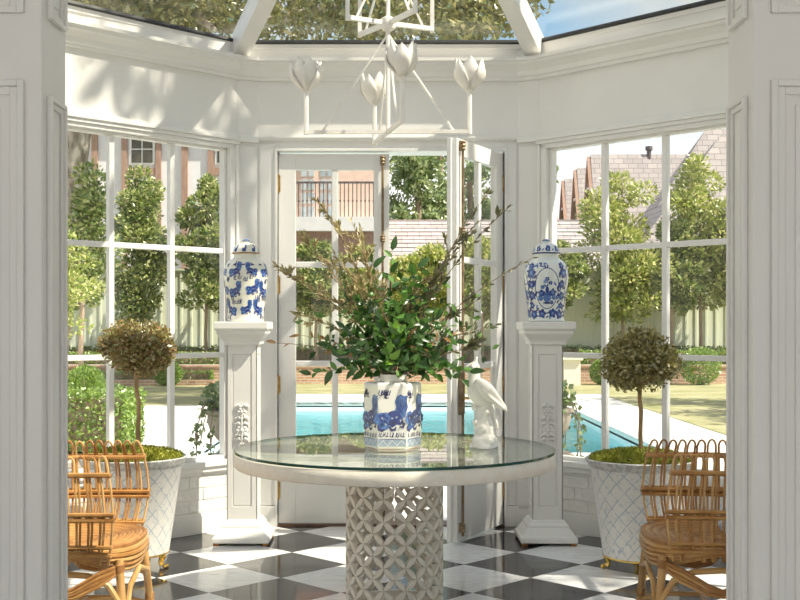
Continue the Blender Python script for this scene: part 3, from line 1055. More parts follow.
def jar(cx, cy, z0, lab, style):
    t = thing('ginger_jar', lab, 'jar', (cx, cy, z0))
    body = M_porc if style == 'lion' else M_porcg
    n = 48
    bp = JBODY
    if style != 'lion':
        bp = [(r * (1.0 if z < 0.38 else 0.97), z) for r, z in JBODY]
    b = MB().lathe(bp, n, (cx, cy, z0)).build('jar_body', body, t, smooth=60)
    l = MB().lathe(JLID, n, (cx, cy, z0)).build('lid', body, t, smooth=60)
    pr = bp + JLID[5:]

    def mapf(x, z, lift):
        r = interp(bp if z < 0.424 else JLID[4:], z) + lift
        a = -PI / 2 + x / 0.13
        return (cx + r * math.cos(a), cy + r * math.sin(a), z0 + z)
    p = Paint(mapf)
    per = 2 * PI * 0.13
    if style == 'lion':
        for i in range(4):
            x0 = (i - 1.5) * per / 4
            p.lion(x0 + 0.05, 0.308, 0.074, 1)
            p.lion(x0 - 0.05, 0.312, 0.066, -1)
            p.lion(x0 - 0.045, 0.200, 0.078, -1 if i % 2 else 1)
            p.lion(x0 + 0.045, 0.185, 0.078, 1 if i % 2 else -1)
            p.lion(x0 + 0.01, 0.072, 0.080, -1)
            p.lion(x0 - 0.085, 0.076, 0.070, 1)
        for k in range(120):
            p.flame(random.uniform(-per / 2, per / 2), random.choice((0.025, 0.12, 0.135, 0.145, 0.245, 0.255, 0.27, 0.343, 0.12)) + random.uniform(-.01, .01), random.uniform(0.018, 0.028), random.choice((M_ink, M_cobalt, M_ink)))
        for k in range(8):
            p.lion((k - 4) * per / 8, 0.446, 0.042, 1)
        for k in range(14):
            p.leaf((k - 7) * per / 14, 0.352, 0.014, random.uniform(-.4, .4), M_ink)
    else:
        for i in range(4):
            x0 = i * per / 4 - per / 2 + 0.0 * per - 0.012 + per / 8 * 0
            # oval cartouche outline
            ring = ell(x0, 0.205, 0.074, 0.125, 0, 32)
            for a in range(32):
                p.put(M_cobalt, stroke([ring[a], ring[(a + 1) % 32]], 0.011), 0.001)
            p.put(M_blue, blob(ell(x0, 0.15, 0.024, 0.034, 0, 14)), 0.001)
            p.put(M_cobalt, blob(ell(x0, 0.195, 0.011, 0.022, 0, 10)), 0.0012)
            p.put(M_ink, blob(ell(x0, 0.115, 0.028, 0.007, 0, 10)), 0.0012)
            for dx, dz, s in ((-0.035, 0.175, 0.021), (0.036, 0.178, 0.022), (-0.042, 0.145, 0.017), (0.044, 0.15, 0.016), (0.0, 0.262, 0.013), (-0.012, 0.245, 0.010), (0.02, 0.238, 0.012), (0.03, 0.118, 0.012), (-0.028, 0.212, 0.012)):
                p.flower(x0 + dx, dz, s, random.choice((M_cobalt, M_blue, M_cobalt)))
            for k in range(12):
                p.leaf(x0 + random.uniform(-.055, .055), random.uniform(0.13, 0.26), 0.011, random.uniform(0, 3), random.choice((M_blue, M_cobalt)))
            p.put(M_ink, stroke([(x0, 0.20), (x0 + 0.004, 0.235), (x0 - 0.002, 0.27)], 0.004), 0.001)
            xs = x0 + per / 8
            for z, s in ((0.045, 0.028), (0.10, 0.020), (0.16, 0.025), (0.23, 0.024), (0.30, 0.030), (0.345, 0.02)):
                p.flower(xs + random.uniform(-.008, .008), z, s)
            for k in range(34):
                p.leaf(xs + random.uniform(-.034, .034), random.uniform(0.03, 0.345), 0.016, random.uniform(0, 3), random.choice((M_blue, M_ink, M_cobalt)))
            for k in range(24):
                p.leaf(x0 + random.uniform(-.07, .07), random.choice((random.uniform(0.025, 0.07), random.uniform(0.335, 0.36))), 0.012, random.uniform(0, 3), random.choice((M_blue, M_cobalt)))
            p.flower(x0 - 0.035, 0.05, 0.026)
            p.flower(x0 + 0.04, 0.052, 0.027)
        for k in range(8):
            p.flower((k - 4) * per / 8, 0.449, 0.026)
            p.leaf((k - 3.5) * per / 8, 0.447, 0.014, 0.6)
    p.done(b, 'painted_decoration')
    kn = MB().lathe([(0.0235, 0.5035), (0.0252, 0.508), (0.0185, 0.5138), (0.002, 0.5158)], 24, (cx, cy, z0)).build('lid_knob', M_blue, l, smooth=60)
    MB().lathe([(0.0885, 0.4212), (0.0902, 0.4255), (0.0885, 0.4300)], 48, (cx, cy, z0), caps=False).build('lid_rim', M_bind if style == 'lion' else M_ink, l)
    return t


jar(PL[0] + 0.012, PL[1], 1.3705, 'cream lidded ginger jar painted with blue lions on the pedestal', 'lion')
jar(PR[0] + 0.004, PR[1], 1.3705, 'pale lidded ginger jar painted with blue flower cartouches on the pedestal', 'flower')

# ================================================================== hexagonal vase
VX, VY, VZ = 0.022, 5.255, 0.7675
vase = thing('hexagonal_vase', 'hexagonal white vase painted with blue lions on the glass-topped table', 'vase', (VX, VY, VZ))
RH = 0.136


def hexring(r, z, rot=-0.02):
    return [(VX + r * math.cos(PI / 3 * i + rot), VY + r * math.sin(PI / 3 * i + rot), VZ + z) for i in range(6)]


hv = MB()
secs = [(0.128, 0), (0.130, 0.008), (0.130, 0.014), (0.136, 0.018), (0.136, 0.304), (0.132, 0.310), (0.118, 0.314), (0.075, 0.316)]
hv.add([q for r, z in secs for q in hexring(r, z)], [(6 * k_ + i, 6 * k_ + (i + 1) % 6, 6 * k_ + 6 + (i + 1) % 6, 6 * k_ + 6 + i) for k_ in range(len(secs) - 1) for i in range(6)] + [(5, 4, 3, 2, 1, 0), tuple(range(42, 48))])
vb = hv.build('vase_body', M_ceramic, vase, bevel=0.003)
MB().lathe([(0.062, 0.315), (0.068, 0.317), (0.066, 0.330), (0.068, 0.346), (0.070, 0.350), (0.060, 0.350), (0.056, 0.33)], 32, (VX, VY, VZ)).build('vase_neck', M_ceramic, vase, smooth=50)
ap = RH * math.cos(PI / 6)
for f in range(6):
    an = -PI / 2 + f * PI / 3 - 0.02
    nx, ny = math.cos(an), math.sin(an)
    tx, ty = -ny, nx

    def mapf(x, z, lift, nx=nx, ny=ny, tx=tx, ty=ty):
        return (VX + nx * (ap + lift) + tx * x, VY + ny * (ap + lift) + ty * x, VZ + z)
    p = Paint(mapf)
    p.lion(-0.006, 0.148, 0.132, 1)
    for q in range(6):
        p.flame(random.choice((-0.047, -0.025, -0.036)) + random.uniform(-.006, .006), random.choice((0.245, 0.258, 0.228)), 0.024)
    for q in range(5):
        p.flame(-0.05 + 0.025 * q, 0.062 + random.uniform(-.002, .006), 0.02)
    hw = RH / 2 - 0.004
    p.put(M_band, ([(-hw, 0.020), (hw, 0.020), (hw, 0.052), (-hw, 0.052)], [(0, 1, 2, 3)]), 0.0006)
    nz_ = 3
    for q in range(nz_):
        x0 = -hw + 2 * hw * q / nz_
        w = 2 * hw / nz_
        p.put(M_ceramic, stroke([(x0, 0.023), (x0 + w / 2, 0.048)], 0.006), 0.0012)
        p.put(M_ceramic, stroke([(x0 + w / 2, 0.048), (x0 + w, 0.023)], 0.006), 0.0012)
    p.put(M_ink, stroke([(-hw, 0.0535), (0, 0.0535), (hw, 0.0535)], 0.003), 0.0009)
    p.put(M_bind, stroke([(-hw, 0.006), (0, 0.006), (hw, 0.006)], 0.004), -0.0045)
    p.done(vb, 'painted_decoration')

# ================================================================== parrot figurine
BX, BY, BZp = 0.455, 5.285, 0.7675
par = thing('parrot_figurine', 'white glazed parrot perched on a stump on the glass-topped table', 'figurine', (BX, BY, BZp))


def remesh(o, vox, sm=4):
    md = o.modifiers.new('remesh', 'REMESH')
    md.mode = 'VOXEL'
    md.voxel_size = vox
    md.use_smooth_shade = True
    m2 = o.modifiers.new('smooth', 'SMOOTH')
    m2.iterations = sm
    m2.factor = 0.5


st = MB()
prev = []
for z, r, ox in ((0, 0.073, 0.0), (0.012, 0.070, 0.0), (0.03, 0.055, -0.002), (0.07, 0.046, 0.002), (0.12, 0.040, 0.004), (0.165, 0.034, 0.006), (0.205, 0.028, 0.008), (0.225, 0.016, 0.008)):
    prev.append((r, z, ox))
vs, fs = [], []
n = 14
for kz, (r, z, ox) in enumerate(prev):
    for i in range(n):
        a = 2 * PI * i / n
        rr = r * (1 + 0.09 * math.sin(3 * a + kz) + 0.06 * math.sin(7 * a - 2 * kz))
        vs.append((BX + ox + rr * math.cos(a), BY + rr * math.sin(a), BZp + z))
for kz in range(len(prev) - 1):
    for i in range(n):
        fs.append((kz * n + i, kz * n + (i + 1) % n, kz * n + n + (i + 1) % n, kz * n + n + i))
fs += [tuple(range(n - 1, -1, -1)), tuple(range((len(prev) - 1) * n, len(prev) * n))]
st.add(vs, fs)
for a, z, r in ((0.3, 0.03, 0.03), (2.2, 0.03, 0.03), (4.0, 0.028, 0.032), (5.2, 0.03, 0.028), (3.6, 0.12, 0.018), (5.0, 0.17, 0.014), (4.6, 0.09, 0.016), (2.9, 0.19, 0.018)):
    st.ball((BX + 0.042 * math.cos(a), BY + 0.042 * math.sin(a), BZp + z), (r, r, r * 1.1), 8, 6)
remesh(st.build('stump', M_ceramic, par), 0.005, 3)
bd = MB()
c = lambda x, y, z: (BX + x, BY + y, BZp + z)
bd.tube([c(-0.040, 0, 0.395), c(-0.046, 0, 0.37), c(-0.046, 0, 0.34), c(-0.046, 0, 0.305), c(-0.034, 0, 0.265), c(-0.010, 0, 0.23), c(0.020, 0, 0.205), c(0.040, 0, 0.175)], [0.016, 0.029, 0.031, 0.037, 0.048, 0.044, 0.030, 0.016], 14)
bd.tube([c(0.02, 0, 0.215), c(0.042, 0, 0.17), c(0.060, 0, 0.115), c(0.068, 0, 0.085)], [0.026, 0.022, 0.015, 0.009], 10, flat=0.6)
bd.ball(c(-0.045, 0, 0.378), (0.030, 0.027, 0.030), 12, 8)
bd.tube([c(-0.066, 0, 0.385), c(-0.082, 0, 0.378), c(-0.086, 0, 0.362), c(-0.080, 0, 0.352)], [0.015, 0.012, 0.008, 0.003], 8)
bd.tube([c(-0.040, 0, 0.40), c(-0.036, 0, 0.422), c(-0.028, 0, 0.436)], [0.014, 0.009, 0.003], 8)
for sy in (-1, 1):
    bd.ball(c(-0.055, sy * 0.025, 0.384), 0.0075, 8, 6)
    bd.tube([c(-0.012, sy * 0.02, 0.235), c(-0.010, sy * 0.02, 0.215), c(-0.022, sy * 0.022, 0.207)], [0.014, 0.010, 0.007], 8)
remesh(bd.build('parrot_body', M_ceramic, par), 0.0045, 4)
for sy in (-1, 1):
    wg = MB()
    wg.tube([c(-0.040, sy * 0.036, 0.325), c(-0.018, sy * 0.045, 0.30), c(0.012, sy * 0.046, 0.27), c(0.050, sy * 0.036, 0.232), c(0.092, sy * 0.02, 0.192), c(0.115, sy * 0.01, 0.172)], [0.006, 0.014, 0.016, 0.012, 0.007, 0.002], 12, flat=2.5)
    for q in range(4):
        t0 = 0.02 * q
        wg.tube([c(-0.01 + t0, sy * 0.053, 0.275 - t0 * 0.9), c(0.03 + t0, sy * 0.050, 0.238 - t0 * 0.8), c(0.075 + t0 * 0.6, sy * 0.03, 0.202 - t0 * 0.5)], [0.010, 0.011, 0.003], 6, flat=0.5)
    remesh(wg.build('wing', M_ceramic, par), 0.0045, 3)


# ================================================================== rattan tub chairs
def u_path(s, off):
    """plan of the tub, s in 0..1 from one arm front round the back to the other"""
    R, xc, xf = 0.285, -0.02, 0.215
    st_ = xf - xc
    tot = 2 * st_ + PI * R
    d = s * tot
    if d < st_:
        return (xf - d, -(R + off))
    if d > tot - st_:
        return (xf - (tot - d), R + off)
    a = (d - st_) / R
    return (xc - (R + off) * math.sin(a), -(R + off) * math.cos(a))


def bulge(z):
    pts = [(0.36, -0.035), (0.42, -0.020), (0.50, 0.018), (0.60, 0.038), (0.70, 0.040), (0.78, 0.030), (0.84, 0.016)]
    for (a, b), (c_, d_) in zip(pts, pts[1:]):
        if a <= z <= c_:
            return b + (d_ - b) * (z - a) / (c_ - a)
    return pts[0][1] if z < 0.36 else pts[-1][1]


def make_chair(lab, loc, rz):
    t = thing('rattan_chair', lab, 'chair', (0, 0, 0), 'rattan tub chairs')
    NS = 31
    def bow(x, y, s_, z):
        e_ = max(0.0, 1 - min(s_, 1 - s_) / 0.22)
        return (x + e_ * (0.038 * math.sin(PI * min(1, max(0, (z - 0.40) / 0.44))) - 0.02), y * (1 - 0.04 * e_ * (1 - math.sin(PI * min(1, max(0, (z - 0.36) / 0.5))))))
    for k_ in range(NS):
        s0 = (k_ + 0.5) / NS
        pts = []
        jit = random.uniform(-.003, .003)
        hw = 0.0118
        zz = [0.405, 0.44, 0.48, 0.55, 0.63, 0.71, 0.77, 0.805]
        top = 0.835
        for z in zz:
            x, y = bow(*u_path(s0 - hw, bulge(z)), s0, z)
            pts.append((x, y, z))
        for q in range(1, 6):
            a = PI * q / 6
            x, y = bow(*u_path(s0 - hw * math.cos(a), bulge(top)), s0, 0.82)
            pts.append((x, y, 0.805 + (0.030 + jit) * math.sin(a)))
        for z in zz[::-1]:
            x, y = bow(*u_path(s0 + hw, bulge(z)), s0, z)
            pts.append((x, y, z))
        MB().tube(pts, 0.0050, 6).build('hairpin_spindle', M_rattan if k_ % 3 else M_rattanp, t, smooth=True)
    for z, r in ((0.765, 0.0105), (0.612, 0.009), (0.590, 0.009), (0.480, 0.009), (0.445, 0.013)):
        for sg in (0.009, -0.009):
            MB().tube([(*bow(*u_path(i / 40, bulge(z) + sg), i / 40, z), z + (0.004 if sg > 0 else -0.002)) for i in range(41)], r * 0.85, 6).build('rail', M_rattan, t, smooth=True)
    for z in (0.765, 0.602):
        kb = MB()
        for k_ in range(NS):
            x, y = bow(*u_path((k_ + 0.5) / NS - 0.0118, bulge(z)), (k_ + 0.5) / NS, z)
            kb.ball((x, y, z), (0.013, 0.013, 0.011), 6, 5)
        tag(kb.build('binding', M_bind, t, smooth=True), kind='stuff')

    # seat: nested rods with a rolled front
    def seat_loop(f, drop):
        pts = []
        n_ = 36
        for i in range(n_):
            a = 2 * PI * i / n_
            ca, sa = math.cos(a), math.sin(a)
            x = 0.02 + (0.245 if ca > 0 else 0.26) * f * (abs(ca) ** 0.75) * (1 if ca > 0 else -1)
            y = 0.275 * f * (abs(sa) ** 0.75) * (1 if sa > 0 else -1)
            pts.append((x, y, 0.468 - 0.03 * (1 - f) - drop * (0.3 + 0.7 * max(0, ca))))
        return pts
    for i in range(15):
        f = 1.0 - i * 0.066
        MB().tube(seat_loop(f, 0.0), 0.0115, 6, closed=True).build('seat_rod', M_rattan if i % 2 else M_bind, t, smooth=True)
    for i in range(5):
        MB().tube(seat_loop((1.02, 1.03, 1.01, 0.98, 0.94)[i], 0.02 + 0.021 * i), 0.011, 6, closed=True).build('seat_rod', M_rattan if i % 2 else M_rattanp, t, smooth=True)
    # sagging hoops under each side and the front
    for sy in (-1, 1):
        for q in range(4):
            dz = 0.012 * q
            MB().tube([(0.25 - q * 0.012, sy * (0.20 + 0.01 * q), 0.40 - dz), (0.16, sy * 0.268, 0.375 - dz * 1.4), (0.06, sy * 0.275, 0.315 - dz), (0.0, sy * 0.275, 0.292 - dz * 0.6), (-0.06, sy * 0.272, 0.318 - dz), (-0.13, sy * 0.262, 0.385 - dz)], 0.0085, 6).build('side_hoop', M_rattan if q % 2 else M_bind, t, smooth=True)
    # legs, arched stretchers
    for sx_ in (-1, 1):
        for sy in (-1, 1):
            lg = MB().tube([(sx_ * 0.225, sy * 0.215, 0.42), (sx_ * 0.24, sy * 0.232, 0.25), (sx_ * 0.262, sy * 0.255, 0.0)], [0.017, 0.017, 0.016], 10).build('leg', M_rattanp, t, smooth=True)
            for z in (0.165, 0.385):
                f_ = (0.42 - z) / 0.42
                xx, yy = sx_ * (0.225 + 0.037 * f_), sy * (0.215 + 0.04 * f_)
                MB().lathe([(0.016, -0.018), (0.0205, -0.014), (0.0205, 0.014), (0.016, 0.018)], 10, (xx, yy, z)).build('leg_binding', M_bind, lg, smooth=True)
    for sy in (-1, 1):
        MB().tube([(0.25, sy * 0.243, 0.16), (0.235, sy * 0.245, 0.25), (0.19, sy * 0.25, 0.325), (0.11, sy * 0.25, 0.362), (0.0, sy * 0.25, 0.37), (-0.11, sy * 0.25, 0.362), (-0.19, sy * 0.25, 0.325), (-0.235, sy * 0.245, 0.25), (-0.25, sy * 0.243, 0.16)], 0.0125, 8).build('arch_brace', M_rattanp, t, smooth=True)
        MB().tube([(0.248, sy * 0.242, 0.13), (0.15, sy * 0.20, 0.168), (0.0, sy * 0.15, 0.178), (-0.15, sy * 0.20, 0.168), (-0.248, sy * 0.242, 0.13)], 0.0115, 8).build('stretcher', M_rattanp, t, smooth=True)
    MB().tube([(0.252, -0.243, 0.14), (0.255, -0.16, 0.30), (0.256, 0, 0.345), (0.255, 0.16, 0.30), (0.252, 0.243, 0.14)], 0.0115, 8).build('arch_brace', M_rattanp, t, smooth=True)
    MB().tube([(0.0, -0.155, 0.176), (0, 0.155, 0.176)], 0.0115, 8).build('stretcher', M_rattanp, t, smooth=True)
    t.location = loc
    t.rotation_euler = (0, 0, rz)
    return t


make_chair('honey rattan tub chair standing empty beside the planter on the sunlit side', (-1.292, 4.62, 0), 0.0)
make_chair('honey rattan tub chair holding a blue and white cushion', (1.352, 4.68, 0), PI - 0.08)
cu = MB()
cm_ = Matrix.Translation((1.48, 4.66, 0.575)) @ Matrix.Rotation(math.radians(14), 4, 'Y')
n = 9
vs, fs = [], []
for sgn in (1, -1):
    for i in range(n):
        for j in range(n):
            a, b = i / (n - 1) * 2 - 1, j / (n - 1) * 2 - 1
            th = 0.055 * ((1 - a ** 4) * (1 - b ** 4)) ** 0.6 + 0.002
            pin = 1 - 0.06 * (1 - abs(a)) * abs(b) ** 3
            vs.append(cm_ @ Vector((sgn * th, a * 0.165 * (1 - 0.05 * (1 - b * b)), b * 0.135 * (1 - 0.05 * (1 - a * a)))))
for s_ in range(2):
    for i in range(n - 1):
        for j in range(n - 1):
            b0 = s_ * n * n + i * n + j
            fs.append((b0, b0 + n, b0 + n + 1, b0 + 1))
tag(cu.add(vs, fs).build('cushion', M_cush, smooth='all'), 'small blue and white print cushion on the rattan chair seat', 'cushion')

# ================================================================== planters with topiary


def trellis_mat():
    m, n_, out = mat_new('trellis_painted_tole')
    b = N(n_, 'ShaderNodeBsdfPrincipled')
    b.inputs['Roughness'].default_value = 0.35
    tcn = N(n_, 'ShaderNodeTexCoord')
    sp = N(n_, 'ShaderNodeSeparateXYZ')
    L(n_, tcn.outputs['Object'], sp.inputs[0])
    at = N(n_, 'ShaderNodeMath', operation='ARCTAN2')
    L(n_, sp.outputs['Y'], at.inputs[0])
    L(n_, sp.outputs['X'], at.inputs[1])
    nzn = N(n_, 'ShaderNodeTexNoise')
    nzn.inputs['Scale'].default_value = 22
    L(n_, tcn.outputs['Object'], nzn.inputs['Vector'])

    def math2(op, a, b_):
        x = N(n_, 'ShaderNodeMath', operation=op)
        for i, v in enumerate((a, b_)):
            if isinstance(v, (int, float)):
                x.inputs[i].default_value = v
            elif v is not None:
                L(n_, v, x.inputs[i])
        return x.outputs[0]
    ang = math2('MULTIPLY', at.outputs[0], 18 / (2 * PI))
    zz = math2('MULTIPLY', sp.outputs['Z'], 11.0)
    wob = math2('MULTIPLY', nzn.outputs[0], 0.10)
    lines = None
    for sg in (1, -1):
        u = math2('ADD', ang, math2('MULTIPLY', zz, sg))
        u = math2('ADD', u, wob)
        fr = math2('FRACT', u, None)
        d = math2('ABSOLUTE', math2('SUBTRACT', fr, 0.5), None)
        ln = math2('GREATER_THAN', d, 0.455)
        lines = ln if lines is None else math2('MAXIMUM', lines, ln)
    n2 = N(n_, 'ShaderNodeTexNoise')
    n2.inputs['Scale'].default_value = 35
    n2.inputs['Detail'].default_value = 4
    L(n_, tcn.outputs['Object'], n2.inputs['Vector'])
    brk = math2('GREATER_THAN', n2.outputs[0], 0.45)
    twig = N(n_, 'ShaderNodeTexVoronoi', feature='DISTANCE_TO_EDGE')
    twig.inputs['Scale'].default_value = 20
    L(n_, tcn.outputs['Object'], twig.inputs['Vector'])
    tw = math2('LESS_THAN', twig.outputs['Distance'], 0.02)
    tw = math2('MULTIPLY', tw, math2('GREATER_THAN', n2.outputs[0], 0.50))
    f = math2('MAXIMUM', math2('MULTIPLY', lines, math2('ADD', math2('MULTIPLY', brk, 0.65), 0.25)), math2('MULTIPLY', tw, 0.75))
    mx = N(n_, 'ShaderNodeMix', data_type='RGBA')
    L(n_, f, mx.inputs[0])
    mx.inputs[6].default_value = (0.82, 0.80, 0.76, 1)
    mx.inputs[7].default_value = (0.42, 0.49, 0.57, 1)
    L(n_, mx.outputs[2], b.inputs['Base Color'])
    L(n_, b.outputs[0], out.inputs[0])
    return m


M_tole = trellis_mat()
M_rim = principled('grey_tole_rim', (0.42, 0.42, 0.40), (0.60, 0.60, 0.57), 0.35, 40, lo=0.45, hi=0.55)
M_bark1 = principled('topiary_bark', (0.30, 0.19, 0.09), (0.46, 0.31, 0.16), 0.8, 30, bump=0.6, stretch=(1, 1, 0.25))
F_top1 = foliage_mat('russet_topiary_leaf', [(0.14, 0.12, 0.03), (0.30, 0.17, 0.06), (0.22, 0.24, 0.05), (0.50, 0.30, 0.13), (0.30, 0.32, 0.09), (0.46, 0.36, 0.16)], 0.25, 0.12)
F_top2 = foliage_mat('olive_topiary_leaf', [(0.11, 0.10, 0.025), (0.22, 0.20, 0.05), (0.34, 0.30, 0.08), (0.46, 0.38, 0.13), (0.18, 0.18, 0.05)], 0.25, 0.12)


def planter(cx, cy, lab, moss_lab):
    t = thing('planter', lab, 'planter', (cx, cy, 0), 'painted planters')
    MB().lathe([(0.190, 0.075), (0.200, 0.080), (0.203, 0.095), (0.272, 0.575), (0.280, 0.580), (0.283, 0.590), (0.276, 0.590), (0.262, 0.58), (0.255, 0.55)], 56, (cx, cy, 0)).build('pot', M_tole, t, smooth=50)
    MB().lathe([(0.2715, 0.565), (0.281, 0.572), (0.286, 0.585), (0.297, 0.600), (0.301, 0.612), (0.296, 0.617), (0.284, 0.612), (0.272, 0.590)], 56, (cx, cy, 0), caps=False).build('rim', M_rim, t, smooth=50)
    MB().lathe([(0.200, 0.074), (0.2035, 0.076), (0.2045, 0.081), (0.203, 0.085)], 56, (cx, cy, 0), caps=False).build('base_band', M_gold, t, smooth=True)
    for a in (-PI / 2 - 0.15, -0.25, PI / 2 - 0.15, PI - 0.25):
        fx, fy = cx + 0.165 * math.cos(a), cy + 0.165 * math.sin(a)
        ox, oy = math.cos(a), math.sin(a)
        f = MB()
        f.tube([(fx, fy, 0.085), (fx + ox * 0.018, fy + oy * 0.018, 0.06), (fx + ox * 0.004, fy + oy * 0.004, 0.03), (fx + ox * 0.016, fy + oy * 0.016, 0.014)], [0.022, 0.020, 0.012, 0.017], 8)
        for q in (-1, 0, 1):
            f.ball((fx + ox * 0.036 - oy * 0.014 * q, fy + oy * 0.036 + ox * 0.014 * q, 0.010), (0.014, 0.014, 0.010), 7, 5)
        f.build('paw_foot', M_gold, t, smooth=True)
    so = MB().lathe([(0.262, 0.55), (0.266, 0.585), (0.20, 0.607), (0.06, 0.62)], 40, (cx, cy, 0)).build('soil', M_soil, t, smooth=True)
    n_ = 5200
    a = RNG.uniform(0, 2 * PI, n_)
    r = 0.275 * np.sqrt(RNG.uniform(0, 1, n_))
    pts = np.stack([cx + r * np.cos(a), cy + r * np.sin(a), 0.612 + 0.045 * (1 - (r / 0.28) ** 2) + RNG.uniform(-0.012, 0.016, n_)], 1)
    d = RNG.normal(size=(n_, 3))
    d[:, 2] = np.abs(d[:, 2]) + 0.6
    leaf_mesh('moss', leaves_np(pts, 0.024, 0.35, 0.2, 0.2, 0.4, d), M_moss, None, moss_lab, 'moss')
    return t


def topiary(cx, cy, zc, rx, rz, lab, mat, n_, lean):
    t = thing('topiary_tree', lab, 'topiary', (cx, cy, 0.62), None)
    z0 = 0.60
    pts = [(cx + lean * math.sin(q / 8 * 5) * 0.6 + 0.004 * math.sin(q * 2.1), cy + 0.004 * math.cos(q * 1.7), z0 + (zc - z0) * q / 8) for q in range(9)]
    MB().tube(pts, [0.016] + [0.0115 + 0.0013 * (q % 2) for q in range(8)], 9).build('stem', M_bark1, t, smooth=True)
    bl = [((cx, cy, zc), (rx * 0.93, rx * 0.93, rz * 0.93))]
    for q in range(26):
        a = random.uniform(0, 2 * PI)
        ph = random.uniform(-1, 1)
        c2 = math.sqrt(1 - ph * ph)
        bl.append(((cx + rx * 0.62 * c2 * math.cos(a), cy + rx * 0.62 * c2 * math.sin(a), zc + rz * 0.62 * ph), (rx * 0.42, rx * 0.42, rz * 0.42)))
    p, d = blob_points(bl, n_, 0.6)
    leaf_mesh('foliage', leaves_np(p, 0.021, 0.6, 0.3, 0.1, 0.6, d * 0.6), mat, t)
    br = MB()
    for q in range(16):
        a = random.uniform(0, 2 * PI)
        ph = random.uniform(-0.7, 1)
        c2 = math.sqrt(1 - ph * ph)
        e = Vector((cx + rx * 0.85 * c2 * math.cos(a), cy + rx * 0.85 * c2 * math.sin(a), zc + rz * 0.85 * ph))
        s_ = Vector((cx, cy, zc - rz * 0.75))
        br.tube([s_, s_.lerp(e, 0.5) + Vector((0, 0, 0.01)), e], [0.008, 0.005, 0.002], 5)
    br.build('branches', M_bark1, t)
    return t


planter(-1.43, 6.22, 'white trellis-painted planter holding the russet topiary', 'cushion of green moss under the russet topiary')
planter(1.39, 6.12, 'white trellis-painted planter holding the olive topiary', 'cushion of green moss under the olive topiary')
topiary(-1.405, 6.22, 1.222, 0.215, 0.176, 'russet-tinged ball topiary on a bare stem in a painted planter', F_top1, 10000, 0.014)
topiary(1.39, 6.12, 1.152, 0.238, 0.188, 'dark olive ball topiary on a bare stem in a painted planter', F_top2, 9000, 0.006)

# ================================================================== chandelier
CHX, CHY = 0.0, 5.30
ch = thing('chandelier', 'white plaster chandelier with four tulip cups and an open lantern frame', 'chandelier', (CHX, CHY, 2.24))
ZA = 2.272
MB().tube([(CHX, CHY, ZA - 0.01), (CHX, CHY, 4.0)], 0.011, 8).build('centre_rod', M_plaster, ch, smooth=True)
tips = [(-0.392, 0.012), (0.388, -0.012), (0.064, -0.30), (-0.068, 0.315)]
petal = MB()
n_, m_ = 7, 4
vs, fs = [], []
for i in range(n_):
    t_ = i / (n_ - 1)
    z = 0.150 * t_
    rad = 0.012 + 0.062 * math.sin(PI / 2 * min(1, t_ / 0.62)) ** 1.1 - 0.004 * max(0, t_ - 0.6)
    w = 0.041 * math.sin(PI * (0.10 + 0.90 * t_) ** 1.0) ** 0.85 if t_ < 1 else 0.0005
    for j in range(m_ + 1):
        s_ = j / m_ * 2 - 1
        vs.append((rad + 0.010 * s_ * s_ * -1 + 0.006, w * s_, z))
for i in range(n_ - 1):
    for j in range(m_):
        a = i * (m_ + 1) + j
        fs.append((a, a + 1, a + m_ + 2, a + m_ + 1))
petal.add(vs, fs)
petal_me = mesh_of(petal, 'petal', M_plaster, True)
for (tx_, ty_) in tips:
    p = Vector((CHX + tx_, CHY + ty_, ZA))
    MB().tube([(CHX, CHY, ZA), p], 0.0125, 4).build('arm', M_plaster, ch)
    sh = 0.198
    MB().tube([p + Vector((0, 0, -0.012)), p + Vector((0, 0, sh))], 0.0115, 6).build('candle_stem', M_plaster, ch, smooth=True)
    cup = MB().lathe([(0.010, sh - 0.012), (0.017, sh - 0.006), (0.022, sh + 0.012), (0.026, sh + 0.03), (0.012, sh + 0.034)], 12, p).build('tulip_cup', M_plaster, ch, smooth=True)
    for q in range(7):
        big = q % 2
        mt = Matrix.Translation(p + Vector((0, 0, sh - 0.004))) @ Matrix.Rotation(2 * PI * q / 7 + tx_ * 3, 4, 'Z') @ Matrix.Diagonal((1.0 if big else 0.86, 1, 0.93 if big else 1.04, 1))
        o = inst('petal', petal_me, cup, None, mtx=mt)
        sd = o.modifiers.new('solid', 'SOLIDIFY')
        sd.thickness = 0.004
ZB = 2.79
for (gx, gy) in ((-0.31, 0.005), (0.31, -0.005), (0.04, -0.24), (-0.045, 0.24)):
    MB().tube([(CHX + gx * 0.02, CHY + gy * 0.02, ZB - 0.06), (CHX + gx, CHY + gy, ZA + 0.008)], 0.0055, 6).build('guy_rod', M_plaster, ch, smooth=True)
MB().lathe([(0.012, -0.04), (0.034, -0.026), (0.040, 0.0), (0.034, 0.022), (0.012, 0.034)], 12, (CHX, CHY, ZB)).build('hub', M_plaster, ch, smooth=True)
cor = [(-0.19, -0.105), (-0.14, 0.20), (0.125, -0.23), (0.215, 0.10)]
for (gx, gy) in cor:
    e = Vector((CHX + gx, CHY + gy, ZB))
    MB().tube([(CHX, CHY, ZB), e], 0.0145, 4).build('lantern_arm', M_plaster, ch)
    MB().tube([e - Vector((0, 0, 0.014)), e + Vector((0, 0, 0.52))], 0.0135, 4).build('lantern_post', M_plaster, ch)
    MB().tube([e + Vector((0, 0, 0.52)), (CHX, CHY, ZB + 0.52)], 0.0145, 4).build('lantern_arm', M_plaster, ch)
    MB().tube([e * 0.8 + Vector((CHX, CHY, ZB)) * 0.2, (CHX, CHY, ZB + 0.34)], 0.006, 6).build('guy_rod', M_plaster, ch, smooth=True)
MB().lathe([(0.012, -0.03), (0.05, 0.0), (0.012, 0.03)], 12, (CHX, CHY, ZB + 0.52)).build('hub', M_plaster, ch, smooth=True)

